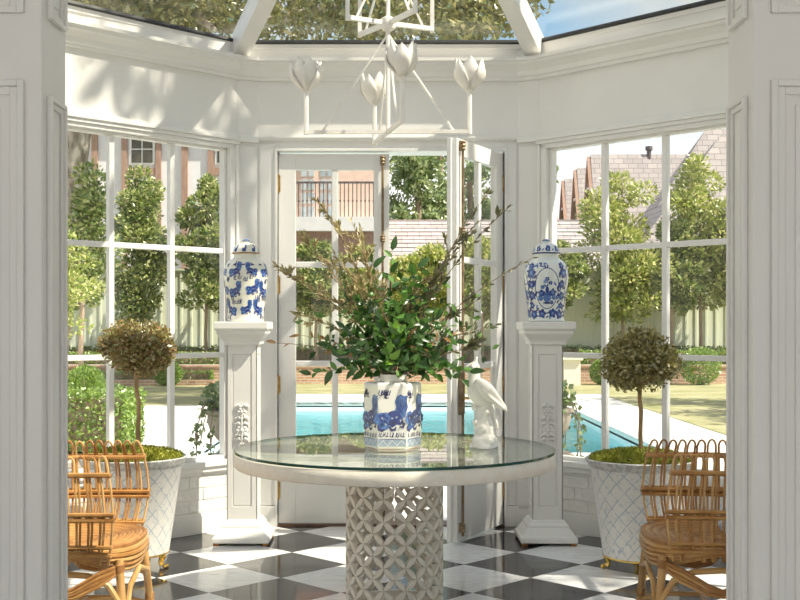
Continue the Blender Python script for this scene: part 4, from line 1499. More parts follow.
# ================================================================== arrangement in the vase
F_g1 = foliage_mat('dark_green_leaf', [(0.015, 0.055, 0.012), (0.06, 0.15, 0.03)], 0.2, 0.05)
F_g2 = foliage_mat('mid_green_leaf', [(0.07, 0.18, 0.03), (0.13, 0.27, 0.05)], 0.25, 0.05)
F_g3 = foliage_mat('bright_green_leaf', [(0.17, 0.36, 0.04), (0.24, 0.44, 0.06)], 0.3, 0.05)
F_br = foliage_mat('dry_brown_leaf', [(0.24, 0.13, 0.05), (0.42, 0.24, 0.10)], 0.3, 0.05)
F_dry = foliage_mat('dry_olive_twig_leaf', [(0.28, 0.22, 0.09), (0.46, 0.37, 0.19), (0.36, 0.33, 0.14), (0.58, 0.48, 0.28)], 0.25, 0.05)
F_drk = foliage_mat('dark_olive_twig_leaf', [(0.09, 0.10, 0.04), (0.17, 0.16, 0.07), (0.12, 0.13, 0.05)], 0.25, 0.08)
M_twig = principled('twig_bark', (0.20, 0.14, 0.08), (0.34, 0.25, 0.15), 0.8, 40)


def leaf_shape(ln, w, curl, mat, nm):
    mb = MB()
    vs, fs = [], []
    n_ = 6
    for i in range(n_ + 1):
        t_ = i / n_
        ww = w * math.sin(PI * (0.04 + 0.93 * t_) ** 0.85)
        z = curl * ln * (t_ * t_) * -1
        vs += [(ln * t_, -ww / 2, z + abs(ww) * 0.18), (ln * t_, 0, z), (ln * t_, ww / 2, z + abs(ww) * 0.18)]
    for i in range(n_):
        for j in range(2):
            a = i * 3 + j
            fs.append((a, a + 1, a + 4, a + 3))
    mb.add(vs, fs)
    return mesh_of(mb, nm, mat, True)


LG = [leaf_shape(0.068, 0.030, 0.15, F_g1, 'leaf'), leaf_shape(0.062, 0.029, 0.05, F_g2, 'leaf'), leaf_shape(0.072, 0.031, 0.25, F_g1, 'leaf'), leaf_shape(0.060, 0.030, 0.1, F_g3, 'leaf')]
LB = leaf_shape(0.058, 0.017, 0.35, F_br, 'leaf')
arr = thing('foliage_arrangement', 'loose arrangement of green leaves and dry olive branches in the hexagonal vase', 'flowers', (VX, VY, VZ + 0.33))
ORGA = Vector((VX, VY, VZ + 0.31))


def bez(a, b, c_, t_):
    return a * (1 - t_) ** 2 + b * 2 * t_ * (1 - t_) + c_ * t_ * t_


def stem_curve(px, py, dy, sag=0.0):
    e = P(px, py, VY + dy)
    a = ORGA + Vector((random.uniform(-.03, .03), random.uniform(-.03, .03), 0))
    mid = a.lerp(e, 0.5) + Vector((-(e.x - a.x) * 0.22, 0, 0.05 + sag))
    return [bez(a, mid, e, i / 9) for i in range(10)]


nl = 0


def green_stem(px, py, dy, nleaf, lo=0.35, kinds=(0, 1, 2), sag=0.0, brown=False):
    global nl
    c_ = stem_curve(px, py, dy, sag)
    s_ = MB().tube(c_, [0.0035 - 0.00025 * i for i in range(10)], 5).build('branch', M_twig, arr)
    for q in range(nleaf):
        t_ = lo + (1 - lo) * q / max(1, nleaf - 1)
        f = t_ * 9
        i = min(8, int(f))
        p = c_[i].lerp(c_[i + 1], f - i)
        tg = (c_[i + 1] - c_[i]).normalized()
        side = tg.orthogonal().normalized()
        side.rotate(Matrix.Rotation(q * 2.4 + random.uniform(-.5, .5), 3, tg))
        dr = (tg * (0.55 if q < nleaf - 1 else 2.0) + side * 0.9 + Vector((0, -0.15, 0.15))).normalized()
        up = Vector((random.uniform(-.6, .6), -1.0, random.uniform(0.1, 0.8)))
        y = up.cross(dr).normalized()
        z = dr.cross(y)
        sc_ = random.uniform(0.85, 1.15)
        mt = Matrix(((dr.x * sc_, y.x * sc_, z.x * sc_, p.x), (dr.y * sc_, y.y * sc_, z.y * sc_, p.y), (dr.z * sc_, y.z * sc_, z.z * sc_, p.z), (0, 0, 0, 1)))
        inst('leaf', LB if brown else LG[random.choice(kinds)], s_, None, mtx=mt)
        nl += 1


def twig_stem(px, py, dy, mat, side_twigs, leaf_n, ls=0.036, sag=0.02, spread=0.075, lo=0.45):
    c_ = stem_curve(px, py, dy, sag)
    s_ = MB()
    s_.tube(c_, [0.0042 - 0.00035 * i for i in range(10)], 5)
    pts, drs = [], []
    lines = [(c_, lo)]
    for q in range(side_twigs):
        t_ = random.uniform(0.45, 0.95)
        f = t_ * 9
        i = min(8, int(f))
        p = c_[i].lerp(c_[i + 1], f - i)
        tg = (c_[i + 1] - c_[i]).normalized()
        d = (tg + Vector((random.uniform(-1, 1), random.uniform(-1, 1), random.uniform(-.6, .9))) * 0.9).normalized()
        ln = random.uniform(0.5, 1.4) * spread
        tw = [p, p + d * ln * 0.5 + Vector((0, 0, 0.006)), p + d * ln]
        s_.tube(tw, [0.0022, 0.0016, 0.0008], 4)
        lines.append((tw, 0.1))
    so = s_.build('branch', M_twig, arr)
    for ln_, lo_ in lines:
        k_ = len(ln_) - 1
        nn = int(leaf_n * (2.6 if mat is F_dry else 1.5)) if k_ > 3 else max(9, int(leaf_n * 0.7))
        for q in range(nn):
            f = (lo_ + (1 - lo_) * random.random()) * k_
            i = min(k_ - 1, int(f))
            p = ln_[i].lerp(ln_[i + 1], f - i)
            tg = (ln_[i + 1] - ln_[i]).normalized()
            d = (tg * 1.1 + Vector((random.uniform(-1, 1), random.uniform(-1, 1), random.uniform(-1, 1))) * 0.6).normalized()
            pts.append(p + d * ls * 0.5)
            drs.append(d)
    leaf_mesh('twig_leaves', leaves_np(np.array([tuple(p) for p in pts]), ls, 0.32, 0.2, 0.0, 0.15, np.array([tuple(d) for d in drs])), mat, so)


for a in ((350, 300, 0.05, 11), (372, 262, 0.02, 12), (392, 250, 0.06, 11), (418, 268, 0.0, 11), (440, 285, 0.05, 11), (436, 320, -0.05, 9), (455, 342, 0.02, 10), (345, 330, -0.04, 10),
          (330, 345, 0.03, 9), (365, 305, -0.06, 10), (405, 300, -0.08, 10), (380, 325, -0.10, 9), (420, 335, -0.10, 9), (360, 350, -0.11, 9), (440, 362, -0.08, 8), (400, 345, -0.12, 9), (350, 365, -0.10, 7), (385, 360, -0.13, 7), (415, 362, -0.13, 7)):
    green_stem(*a)
green_stem(311, 374, -0.10, 15, 0.3, (0, 1), 0.03)
green_stem(470, 372, -0.08, 12, 0.35, (0, 1, 1), 0.03)
green_stem(396, 328, -0.15, 8, 0.45, (3,))
green_stem(388, 352, -0.17, 6, 0.5, (3, 1))
green_stem(462, 380, 0.0, 8, 0.4, (0, 1), 0.03)
green_stem(276, 343, 0.05, 5, 0.6, sag=0.03, brown=True)
green_stem(300, 335, 0.0, 6, 0.5, sag=0.02, brown=True)
green_stem(448, 318, 0.08, 7, 0.5, sag=0.02, brown=True)
green_stem(412, 335, -0.12, 6, 0.5, brown=True)
green_stem(452, 335, -0.05, 6, 0.5, brown=True)
for a in ((322, 205, 0.0, F_dry, 11, 18), (352, 222, 0.06, F_dry, 9, 16), (300, 238, -0.04, F_dry, 10, 18), (279, 270, 0.0, F_dry, 8, 20), (292, 312, 0.05, F_dry, 8, 14), (335, 255, -0.07, F_dry, 10, 14), (362, 245, -0.03, F_dry, 8, 14), (318, 290, 0.08, F_dry, 8, 12), (430, 270, 0.0, F_dry, 8, 12), (378, 285, -0.1, F_dry, 8, 10), (345, 285, 0.1, F_dry, 9, 14)):
    twig_stem(*a)
for a in ((490, 190, 0.0, F_drk, 3, 20), (509, 207, -0.03, F_drk, 4, 22), (532, 258, 0.05, F_drk, 2, 18), (462, 235, 0.05, F_drk, 4, 14), (478, 222, 0.0, F_drk, 3, 16), (505, 322, 0.0, F_drk, 5, 14), (482, 298, 0.06, F_drk, 5, 14), (488, 345, -0.04, F_drk, 5, 16), (455, 255, -0.05, F_drk, 4, 12)):
    twig_stem(*a, ls=0.040, sag=0.0, spread=0.06)
# small inner leaves that fill the heart of the bunch
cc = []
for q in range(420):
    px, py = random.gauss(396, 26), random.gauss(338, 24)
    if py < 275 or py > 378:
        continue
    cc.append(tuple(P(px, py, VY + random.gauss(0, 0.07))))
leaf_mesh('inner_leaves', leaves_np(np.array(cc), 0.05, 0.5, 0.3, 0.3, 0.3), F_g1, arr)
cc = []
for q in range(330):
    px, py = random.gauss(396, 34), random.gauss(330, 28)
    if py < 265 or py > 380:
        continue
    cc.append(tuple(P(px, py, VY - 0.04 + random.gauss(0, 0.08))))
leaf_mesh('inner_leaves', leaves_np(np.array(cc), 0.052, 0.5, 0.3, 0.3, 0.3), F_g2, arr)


# ================================================================== garden
GZ = -0.20
M_deck = principled('pale_limestone', (0.70, 0.66, 0.60), (0.80, 0.77, 0.71), 0.7, 2, bump=0.1, bump_scale=40)
M_lawn = principled('dry_lawn', (0.26, 0.26, 0.11), (0.42, 0.38, 0.21), 0.9, 1.1, bump=1.0, bump_scale=60, detail=8)
M_earth = principled('earth', (0.16, 0.15, 0.08), (0.24, 0.22, 0.12), 0.9, 3, bump=0.5)
M_pool = principled('turquoise_plaster', (0.34, 0.76, 0.84), (0.50, 0.88, 0.92), 0.5, 1.5)
M_ptile = principled('pale_waterline_tile', (0.74, 0.78, 0.78), (0.80, 0.83, 0.82), 0.3, 8)
M_rbrick = None


def brick_mat(name, c1, c2, mortar, sx_, sy_, rough=0.85, axis='XZ', mort=0.015):
    m, n, out = mat_new(name)
    b = N(n, 'ShaderNodeBsdfPrincipled')
    b.inputs['Roughness'].default_value = rough
    tcn = N(n, 'ShaderNodeTexCoord')
    sp = N(n, 'ShaderNodeSeparateXYZ')
    cb = N(n, 'ShaderNodeCombineXYZ')
    L(n, tcn.outputs['Object'], sp.inputs[0])
    L(n, sp.outputs[axis[0]], cb.inputs[0])
    L(n, sp.outputs[axis[1]], cb.inputs[1])
    br = N(n, 'ShaderNodeTexBrick')
    br.inputs['Color1'].default_value = (*c1, 1)
    br.inputs['Color2'].default_value = (*c2, 1)
    br.inputs['Mortar'].default_value = (*mortar, 1)
    br.inputs['Scale'].default_value = 1.0
    br.inputs['Brick Width'].default_value = sx_
    br.inputs['Row Height'].default_value = sy_
    br.inputs['Mortar Size'].default_value = mort
    L(n, cb.outputs[0], br.inputs['Vector'])
    bu = N(n, 'ShaderNodeBump')
    bu.inputs['Distance'].default_value = 0.02
    bu.inputs['Strength'].default_value = 0.4
    L(n, br.outputs['Fac'], bu.inputs['Height'])
    bu.invert = True
    L(n, br.outputs[0], b.inputs['Base Color'])
    L(n, bu.outputs[0], b.inputs['Normal'])
    L(n, b.outputs[0], out.inputs[0])
    return m


M_rbrick = brick_mat('garden_brick', (0.50, 0.25, 0.15), (0.62, 0.36, 0.22), (0.62, 0.52, 0.42), 0.22, 0.075)
M_shingle = brick_mat('bleached_shingle', (0.42, 0.37, 0.33), (0.52, 0.46, 0.41), (0.25, 0.21, 0.19), 0.40, 0.16, axis='XY', mort=0.012)
M_shingle2 = brick_mat('slate_shingle', (0.36, 0.32, 0.31), (0.46, 0.41, 0.39), (0.22, 0.19, 0.19), 0.42, 0.22, axis='XZ', mort=0.012)
M_fence = principled('sage_fence_paint', (0.70, 0.73, 0.55), (0.78, 0.80, 0.64), 0.7, 3, stretch=(6, 1, 0.4))
M_stucco = principled('white_stucco', (0.74, 0.73, 0.74), (0.80, 0.79, 0.79), 0.9, 4, bump=0.2, bump_scale=30)
M_pink = principled('pink_stucco', (0.72, 0.52, 0.42), (0.78, 0.58, 0.47), 0.9, 4, bump=0.2, bump_scale=30)
M_timber = principled('brown_timber', (0.34, 0.21, 0.15), (0.44, 0.29, 0.22), 0.8, 6, stretch=(4, 4, 0.6))
M_dglass = principled('dark_window_glass', (0.03, 0.03, 0.025), (0.10, 0.09, 0.06), 0.06, 3)
M_lglass = principled('curtained_glass', (0.34, 0.42, 0.46), (0.56, 0.60, 0.60), 0.08, 3)
M_iron = principled('grey_iron', (0.10, 0.08, 0.08), (0.16, 0.13, 0.13), 0.5)
M_redtile = principled('red_roof_tile', (0.50, 0.22, 0.13), (0.62, 0.32, 0.20), 0.8, 8)
M_gable = principled('brick_gable', (0.36, 0.22, 0.17), (0.48, 0.31, 0.25), 0.85, 10)
M_obark = principled('oak_bark', (0.17, 0.13, 0.10), (0.50, 0.43, 0.36), 0.9, 9, bump=1.0, stretch=(1, 1, 0.35), detail=6)
M_tbark = principled('tree_bark', (0.26, 0.19, 0.13), (0.40, 0.30, 0.21), 0.9, 8, bump=0.5, stretch=(1, 1, 0.3))
M_urn = principled('weathered_stone', (0.42, 0.36, 0.29), (0.56, 0.49, 0.40), 0.9, 12, bump=0.4)
F_mag = foliage_mat('magnolia_leaf', [(0.08, 0.14, 0.03), (0.15, 0.23, 0.04), (0.40, 0.42, 0.13), (0.22, 0.31, 0.07), (0.66, 0.62, 0.32), (0.17, 0.25, 0.05)], 0.25, 0.06)  # palest leaf colours paint sunlit highlights into the crowns
F_mag2 = foliage_mat('painted_sun_magnolia_leaf', [(0.17, 0.23, 0.04), (0.36, 0.40, 0.08), (0.26, 0.34, 0.06), (0.70, 0.66, 0.30), (0.46, 0.49, 0.15)], 0.3, 0.06)  # lit copy of the magnolia leaf, sunshine put into its colours
F_oak = foliage_mat('oak_leaf', [(0.09, 0.11, 0.02), (0.20, 0.20, 0.05), (0.34, 0.31, 0.09), (0.14, 0.14, 0.03), (0.52, 0.44, 0.18)], 0.35, 0.10)
F_far = foliage_mat('far_tree_leaf', [(0.14, 0.21, 0.07), (0.27, 0.34, 0.13), (0.19, 0.26, 0.09), (0.42, 0.46, 0.22)], 0.3, 0.06)
F_box = foliage_mat('boxwood_leaf', [(0.12, 0.22, 0.03), (0.24, 0.36, 0.06), (0.34, 0.46, 0.10), (0.18, 0.28, 0.05)], 0.3, 0.08)
F_hed = foliage_mat('hedge_leaf', [(0.09, 0.15, 0.03), (0.18, 0.27, 0.06), (0.28, 0.36, 0.10)], 0.3, 0.06)
F_ivy = foliage_mat('ivy_leaf', [(0.08, 0.14, 0.03), (0.16, 0.24, 0.06), (0.28, 0.34, 0.14)], 0.25, 0.1)

PX0, PX1, PY0, PY1 = -2.35, 3.40, 13.4, 22.3
struct(MB().box(-90, 90, 2.9, PY0 - 0.6, -0.6, -0.26).box(-90, 90, PY1 + 0.6, 160, -0.6, -0.26).box(-90, PX0 - 0.6, PY0 - 0.6, PY1 + 0.6, -0.6, -0.26).box(PX1 + 0.6, 90, PY0 - 0.6, PY1 + 0.6, -0.6, -0.26).build('garden_ground', M_earth), 'bare garden earth')
dk = MB()
dk.box(-9, 4.75, 7.6, PY0, -0.3, GZ).box(-9, PX0, PY0, 21.4, -0.3, GZ).box(PX1, 4.75, PY0, 24.9, -0.3, GZ).box(-3.0, PX1, PY1, 24.9, -0.3, GZ).box(-3.0, PX0, 21.4, PY1, -0.3, GZ)
struct(dk.build('pool_deck', M_deck), 'pale limestone deck around the pool')
lw = MB().box(-30, -3.0, 21.4, 29.2, -0.3, GZ + 0.01).box(-3.0, 4.75, 24.9, 29.2, -0.3, GZ + 0.01).box(4.75, 30, 6.5, 29.2, -0.3, GZ + 0.01).box(-30, -9, 6.5, 21.4, -0.3, GZ + 0.01)
struct(lw.build('lawn', M_lawn), 'sun-dried lawn beyond the pool')


def water_mat():
    m, n, out = mat_new('pool_water')
    t = N(n, 'ShaderNodeBsdfTransparent')
    t.inputs[0].default_value = (0.80, 0.96, 0.98, 1)
    g = N(n, 'ShaderNodeBsdfGlossy')
    g.inputs['Roughness'].default_value = 0.03
    tcn = N(n, 'ShaderNodeTexCoord')
    nz = N(n, 'ShaderNodeTexNoise')
    nz.inputs['Scale'].default_value = 2.2
    nz.inputs['Detail'].default_value = 4
    L(n, tcn.outputs['Object'], nz.inputs['Vector'])
    bu = N(n, 'ShaderNodeBump')
    bu.inputs['Strength'].default_value = 0.35
    bu.inputs['Distance'].default_value = 0.06
    L(n, nz.outputs[0], bu.inputs['Height'])
    L(n, bu.outputs[0], g.inputs['Normal'])
    mx = N(n, 'ShaderNodeMixShader')
    L(n, schlick(n, 0.02, 0.8, bu.outputs[0]), mx.inputs[0])
    L(n, t.outputs[0], mx.inputs[1])
    L(n, g.outputs[0], mx.inputs[2])
    L(n, mx.outputs[0], out.inputs[0])
    return m


pool = thing('swimming_pool', 'long turquoise swimming pool with pale stone coping', None, ((PX0 + PX1) / 2, 18, -1.5), None, 'structure')
pb = MB().box(PX0 - 0.2, PX1 + 0.2, PY0 - 0.2, PY1 + 0.2, -1.6, -1.4)
pb.box(PX0 - 0.2, PX0, PY0 - 0.2, PY1 + 0.2, -1.4, -0.48).box(PX1, PX1 + 0.2, PY0 - 0.2, PY1 + 0.2, -1.4, -0.48).box(PX0, PX1, PY0 - 0.2, PY0, -1.4, -0.48).box(PX0, PX1, PY1, PY1 + 0.2, -1.4, -0.48)
pb.build('basin', M_pool, pool)
pt = MB().box(PX0 - 0.2, PX0, PY0 - 0.2, PY1 + 0.2, -0.48, -0.27).box(PX1, PX1 + 0.2, PY0 - 0.2, PY1 + 0.2, -0.48, -0.27).box(PX0, PX1, PY0 - 0.2, PY0, -0.48, -0.27).box(PX0, PX1, PY1, PY1 + 0.2, -0.48, -0.27)
pt.build('waterline_tiles', M_ptile, pool)
MB().box(PX0, PX1, PY0, PY1, -0.385, -0.38).build('water', water_mat(), pool)
cope_me = mesh_of(MB().frustums(0, 0, [(0.295, 0.165, 0), (0.298, 0.17, 0.01), (0.298, 0.17, 0.06), (0.29, 0.165, 0.07)]), 'coping_stone', M_deck)
x = PX0
while x < PX1 - 0.1:
    for yy in (PY0 - 0.16, PY1 + 0.17):
        inst('coping_stone', cope_me, pool, (x + 0.3, yy, -0.262))
    x += 0.6
y = PY0
while y < PY1:
    for xx in (PX0 - 0.16, PX1 + 0.16):
        inst('coping_stone', cope_me, pool, (xx, y + 0.3, -0.262), (0, 0, PI / 2))
    y += 0.6

# raised bed with brick kerb wall, boxwood, fence
bed = struct(MB().box(-30, 30, 29.45, 45, -0.3, 0.16).build('planting_bed', M_earth), 'raised planting bed behind the brick kerb')
struct(MB().box(-30, 30, 29.2, 29.45, -0.3, 0.24).box(-30, 30, 29.17, 29.48, 0.24, 0.30).build('kerb_wall', M_rbrick), 'low red brick kerb wall edging the lawn')

fence = thing('board_fence', 'tall sage green board fence behind the row of clipped trees', 'fence', (0, 31.9, 0.16))
bd_me = mesh_of(MB().box(-0.142, 0.142, -0.012, 0.012, 0, 2.75), 'board', M_fence)
bt_me = mesh_of(MB().box(-0.028, 0.028, -0.016, 0.016, 0, 2.75), 'batten', M_fence)
for i in range(-46, 47):
    inst('board', bd_me, fence, (i * 0.29, 31.9 + random.uniform(-.006, .006), 0.16))
    inst('batten', bt_me, fence, (i * 0.29 + 0.145, 31.872, 0.16))
for z in (0.35, 2.6):
    MB().box(-13.5, 13.5, 31.925, 31.98, z, z + 0.1).build('fence_rail', M_fence, fence)
MB().box(-13.5, 13.5, 31.83, 31.97, 2.91, 2.96).build('fence_cap', M_fence, fence)


def garden_tree(name, lab, x, y, zb, zt, rx, mat, n_, ls, trunk_top, tr_r=0.06, group=None, extra=3):
    t = thing(name, lab, 'tree', (x, y, zb if zb > 0.5 else 0.16), group)
    z0 = 0.16 if y > 29 else GZ
    hz = (zt - trunk_top) / 2
    zc = (zt + trunk_top) / 2
    lean = random.uniform(-.08, .08)
    MB().tube([(x, y, z0 - 0.05), (x + lean, y, z0 + (trunk_top - z0) * 0.5), (x + lean * 0.4, y, trunk_top), (x, y, zc + hz * 0.5)], [tr_r, tr_r * 0.85, tr_r * 0.8, tr_r * 0.4], 8).build('trunk', M_tbark, t, smooth=True)
    bl = []
    for q in range(extra + 9):
        f = (q + 0.5) / (extra + 9)
        zz = trunk_top + f * 2 * hz
        w = rx * (0.45 + 0.65 * math.sin(PI * min(1, f * 0.85 + 0.12)))
        for s_ in range(2):
            bl.append(((x + random.uniform(-.55, .55) * w, y + random.uniform(-.5, .5) * w, zz), (w * random.uniform(0.42, 0.68), w * random.uniform(0.42, 0.6), hz * random.uniform(0.16, 0.26))))
    br = MB()
    for c_, r_ in bl[::2]:
        br.tube([(x, y, c_[2] - 0.4), (x * 0.4 + c_[0] * 0.6, y, c_[2] - 0.12), c_], [tr_r * 0.35, tr_r * 0.25, tr_r * 0.1], 5)
    br.build('branches', M_tbark, t)
    p, d = blob_points(bl, n_, 0.5)
    leaf_mesh('foliage', leaves_np(p, ls, 0.5, 0.3, 0.15, 0.4, d), mat, t)
    return t


GR = 'clipped evergreen trees along the fence'
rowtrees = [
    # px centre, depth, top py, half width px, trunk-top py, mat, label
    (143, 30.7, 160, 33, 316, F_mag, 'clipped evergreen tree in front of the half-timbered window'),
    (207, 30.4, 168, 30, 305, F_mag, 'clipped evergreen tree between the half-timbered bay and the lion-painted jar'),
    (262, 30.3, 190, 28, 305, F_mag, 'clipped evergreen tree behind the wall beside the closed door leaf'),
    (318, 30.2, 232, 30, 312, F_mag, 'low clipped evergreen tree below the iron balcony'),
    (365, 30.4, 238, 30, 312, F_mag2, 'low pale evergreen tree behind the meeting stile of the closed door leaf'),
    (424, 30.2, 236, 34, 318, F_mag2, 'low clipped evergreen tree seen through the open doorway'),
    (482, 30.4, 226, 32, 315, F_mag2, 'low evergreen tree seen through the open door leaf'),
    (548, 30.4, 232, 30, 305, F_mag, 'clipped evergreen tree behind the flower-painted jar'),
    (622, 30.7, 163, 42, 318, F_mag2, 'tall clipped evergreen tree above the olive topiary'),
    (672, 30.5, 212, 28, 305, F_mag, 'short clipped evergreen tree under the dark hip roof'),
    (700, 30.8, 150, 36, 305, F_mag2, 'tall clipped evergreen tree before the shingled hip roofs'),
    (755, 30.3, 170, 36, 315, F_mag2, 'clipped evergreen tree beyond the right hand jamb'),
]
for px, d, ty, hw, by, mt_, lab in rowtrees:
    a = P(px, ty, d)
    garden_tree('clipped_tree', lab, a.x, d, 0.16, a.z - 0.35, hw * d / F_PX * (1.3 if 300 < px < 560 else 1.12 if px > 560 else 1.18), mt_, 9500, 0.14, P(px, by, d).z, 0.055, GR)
a = P(84, 168, 21)
garden_tree('clipped_tree', 'evergreen tree in front of the big oak trunk', a.x, 21, GZ, a.z, 0.62, F_mag, 4200, 0.11, P(84, 300, 21).z, 0.06, GR)
a = P(66, 232, 14.5)
garden_tree('drooping_tree', 'yellow-green drooping tree beside the clipped box hedge', a.x - 0.1, 14.5, GZ, a.z, 0.58, F_mag2, 3600, 0.065, P(66, 330, 14.5).z, 0.05)


def hedge(name, lab, x0, x1, y0, y1, z0, z1, mat, n_, ls, cat='hedge', group=None):
    t = thing(name, lab, cat, ((x0 + x1) / 2, (y0 + y1) / 2, z0), group)
    # solid core, its dark brown standing for shade between the leaves
    c_ = MB().box(x0 + ls, x1 - ls, y0 + ls, y1 - ls, z0, z1 - ls)
    c_.build('shade_core', M_tbark, t)
    u = RNG.uniform(0, 1, (n_, 3))
    face = RNG.integers(0, 4, n_)
    p = np.stack([x0 + (x1 - x0) * u[:, 0], y0 + (y1 - y0) * u[:, 1], z0 + (z1 - z0) * u[:, 2]], 1)
    p[face == 0, 1] = y0 + ls * RNG.uniform(0, 1.2, (face == 0).sum())
    p[face == 1, 2] = z1 - ls * RNG.uniform(0, 1.2, (face == 1).sum())
    p[face == 2, 0] = np.where(RNG.uniform(size=(face == 2).sum()) < 0.5, x0, x1)
    p += RNG.normal(size=p.shape) * ls * 0.3
    leaf_mesh('foliage', leaves_np(p, ls, 0.55, 0.3, 0.3, 0.35), mat, t)
    return t


def round_bush(name, lab, c_, r, mat, n_, ls, cat='shrub', group=None):
    t = thing(name, lab, cat, (c_[0], c_[1], c_[2] - r[2]), group)
    MB().tube([(c_[0], c_[1], c_[2] - r[2] - 0.02), (c_[0], c_[1], c_[2])], [0.03, 0.02], 6).build('stem', M_tbark, t)
    p, d = blob_points([(c_, r), (c_, (r[0] * 0.75, r[1] * 0.75, r[2] * 0.75))], n_, 0.85)
    leaf_mesh('foliage', leaves_np(p, ls, 0.55, 0.3, 0.2, 0.3, d * 0.8), mat, t)
    return t


hedge('boxwood_hedge', 'low clipped boxwood hedge above the brick kerb, near the half-timbered house', -13, -4.2, 29.6, 30.0, 0.16, 0.62, F_box, 9000, 0.07)
hedge('boxwood_hedge', 'low clipped boxwood hedge above the brick kerb, near the shingled houses', 5.2, 13, 29.6, 30.0, 0.16, 0.66, F_box, 9000, 0.07)
hedge('boxwood_hedge', 'low boxwood edging in front of the brick kerb, near the half-timbered house', -13, -4.6, 28.7, 29.1, GZ, 0.16, F_box, 8000, 0.06)
struct(MB().box(-14, -4.4, 28.45, 28.62, -0.3, -0.06).build('brick_edging', M_rbrick), 'brick edging strip before the boxwood')
hedge('ground_cover', 'dark ground cover along the foot of the fence', -13, 13, 31.3, 31.7, 0.16, 0.74, F_hed, 14000, 0.08, 'ground cover')
hedge('boxwood_hedge', 'bright clipped box hedge just outside the sunlit window', -4.6, -2.50, 10.5, 11.3, 0.15, 0.70, F_box, 11000, 0.05)
struct(MB().box(-4.9, -2.35, 10.2, 11.5, -0.3, 0.05).box(-4.95, -2.3, 10.15, 11.55, 0.05, 0.09).build('planter_wall', M_urn), 'stone kerb under the bright box hedge')
b0 = P(86, 378, 15.5)
round_bush('boxwood_ball', 'clipped boxwood ball beyond the bright box hedge', (b0.x, 15.5, 0.30), (0.34, 0.34, 0.5), F_box, 5000, 0.05)
b0 = P(112, 388, 18)
round_bush('boxwood_ball', 'small clipped boxwood ball by the pool deck', (b0.x, 18, 0.05), (0.42, 0.42, 0.36), F_hed, 3500, 0.05)
for px, d, s_, lab in ((700, 28.6, 0.55, 'rounded shrub against the brick kerb near the shingled houses'), (604, 28.6, 0.38, 'pale shrub beside the cream pier'), (660, 28.8, 0.36, 'small shrub by the brick kerb under the tall clipped tree'), (168, 28.0, 0.36, 'loose shrub in front of the boxwood edging')):
    b0 = P(px, 360, d)
    round_bush('garden_shrub', lab, (b0.x, d, (0.16 if d > 29.3 else GZ) + s_ * 0.9), (s_, s_ * 0.8, s_ * 0.9), F_box, 2600, 0.07)
# cream masonry pier
b0 = P(571, 380, 28.4)
pier = thing('garden_pier', 'cream masonry pier at the end of the brick kerb', 'pier', (b0.x, 28.4, GZ))
MB().box(b0.x - 0.21, b0.x + 0.21, 28.2, 28.6, GZ, 0.44).build('shaft', M_stone, pier)
MB().frustums(b0.x, 28.4, [(0.25, 0.25, 0.44), (0.27, 0.27, 0.47), (0.27, 0.27, 0.53), (0.24, 0.24, 0.56)]).build('cap', M_stone, pier)

# trailing ivy urns outside the angled windows


def ivy_urn(x, y, lab, s_):
    t = thing('ivy_urn', lab, 'urn', (x, y, GZ), 'ivy urns outside the windows')
    MB().frustums(x, y, [(0.17, 0.17, GZ), (0.17, 0.17, GZ + 0.1), (0.13, 0.13, GZ + 0.13), (0.13, 0.13, 0.28), (0.17, 0.17, 0.32), (0.17, 0.17, 0.38)]).build('plinth', M_urn, t)
    MB().lathe([(0.09, 0.38), (0.10, 0.40), (0.05, 0.44), (0.07, 0.48), (0.14, 0.56), (0.165, 0.64), (0.16, 0.68), (0.185, 0.70), (0.185, 0.72), (0.15, 0.72)], 24, (x, y, 0)).build('urn_bowl', M_urn, t, smooth=50)
    bl = [((x, y, 0.82), (0.20, 0.2, 0.14))]
    pts, dd = blob_points(bl, 420, 0.3)
    P_ = [pts]
    vin = MB()
    for q in range(15):
        a_ = 2 * PI * q / 15 + random.uniform(-.2, .2)
        ln = random.uniform(0.18, 0.55)
        c_ = [Vector((x + math.cos(a_) * r_, y + math.sin(a_) * r_, z_)) for r_, z_ in ((0.08, 0.74), (0.19, 0.78), (0.25, 0.70 - ln * 0.3), (0.24 + random.uniform(-.03, .06), 0.70 - ln))]
        vin.tube(c_, 0.004, 4)
        cc = []
        for k_ in range(26):
            f = random.random() * 2.99
            i = int(f)
            cc.append(tuple(c_[i].lerp(c_[i + 1], f - i) + Vector((random.uniform(-.03, .03), random.uniform(-.03, .03), random.uniform(-.02, .02)))))
        P_.append(np.array(cc))
    vin.build('vine', M_tbark, t)
    leaf_mesh('ivy_leaves', leaves_np(np.concatenate(P_), 0.045, 0.8, 0.3, -0.2, 0.35), F_ivy, t)


ivy_urn(-1.18, 8.25, 'stone urn of trailing ivy outside, behind the lion-jar pedestal', -1)
ivy_urn(1.22, 8.40, 'stone urn of trailing ivy outside, behind the flower-jar pedestal', 1)

# ================================================================== half-timbered house
HY = 39.0
hs = thing('half_timbered_house', 'white stucco house with brown timber framing beyond the fence', 'house', (-9.6, HY, -0.2))


def hx(px):
    return (px - CX) / F_PX * HY


def hz_(py):
    return H + (CY - py) * HY / F_PX


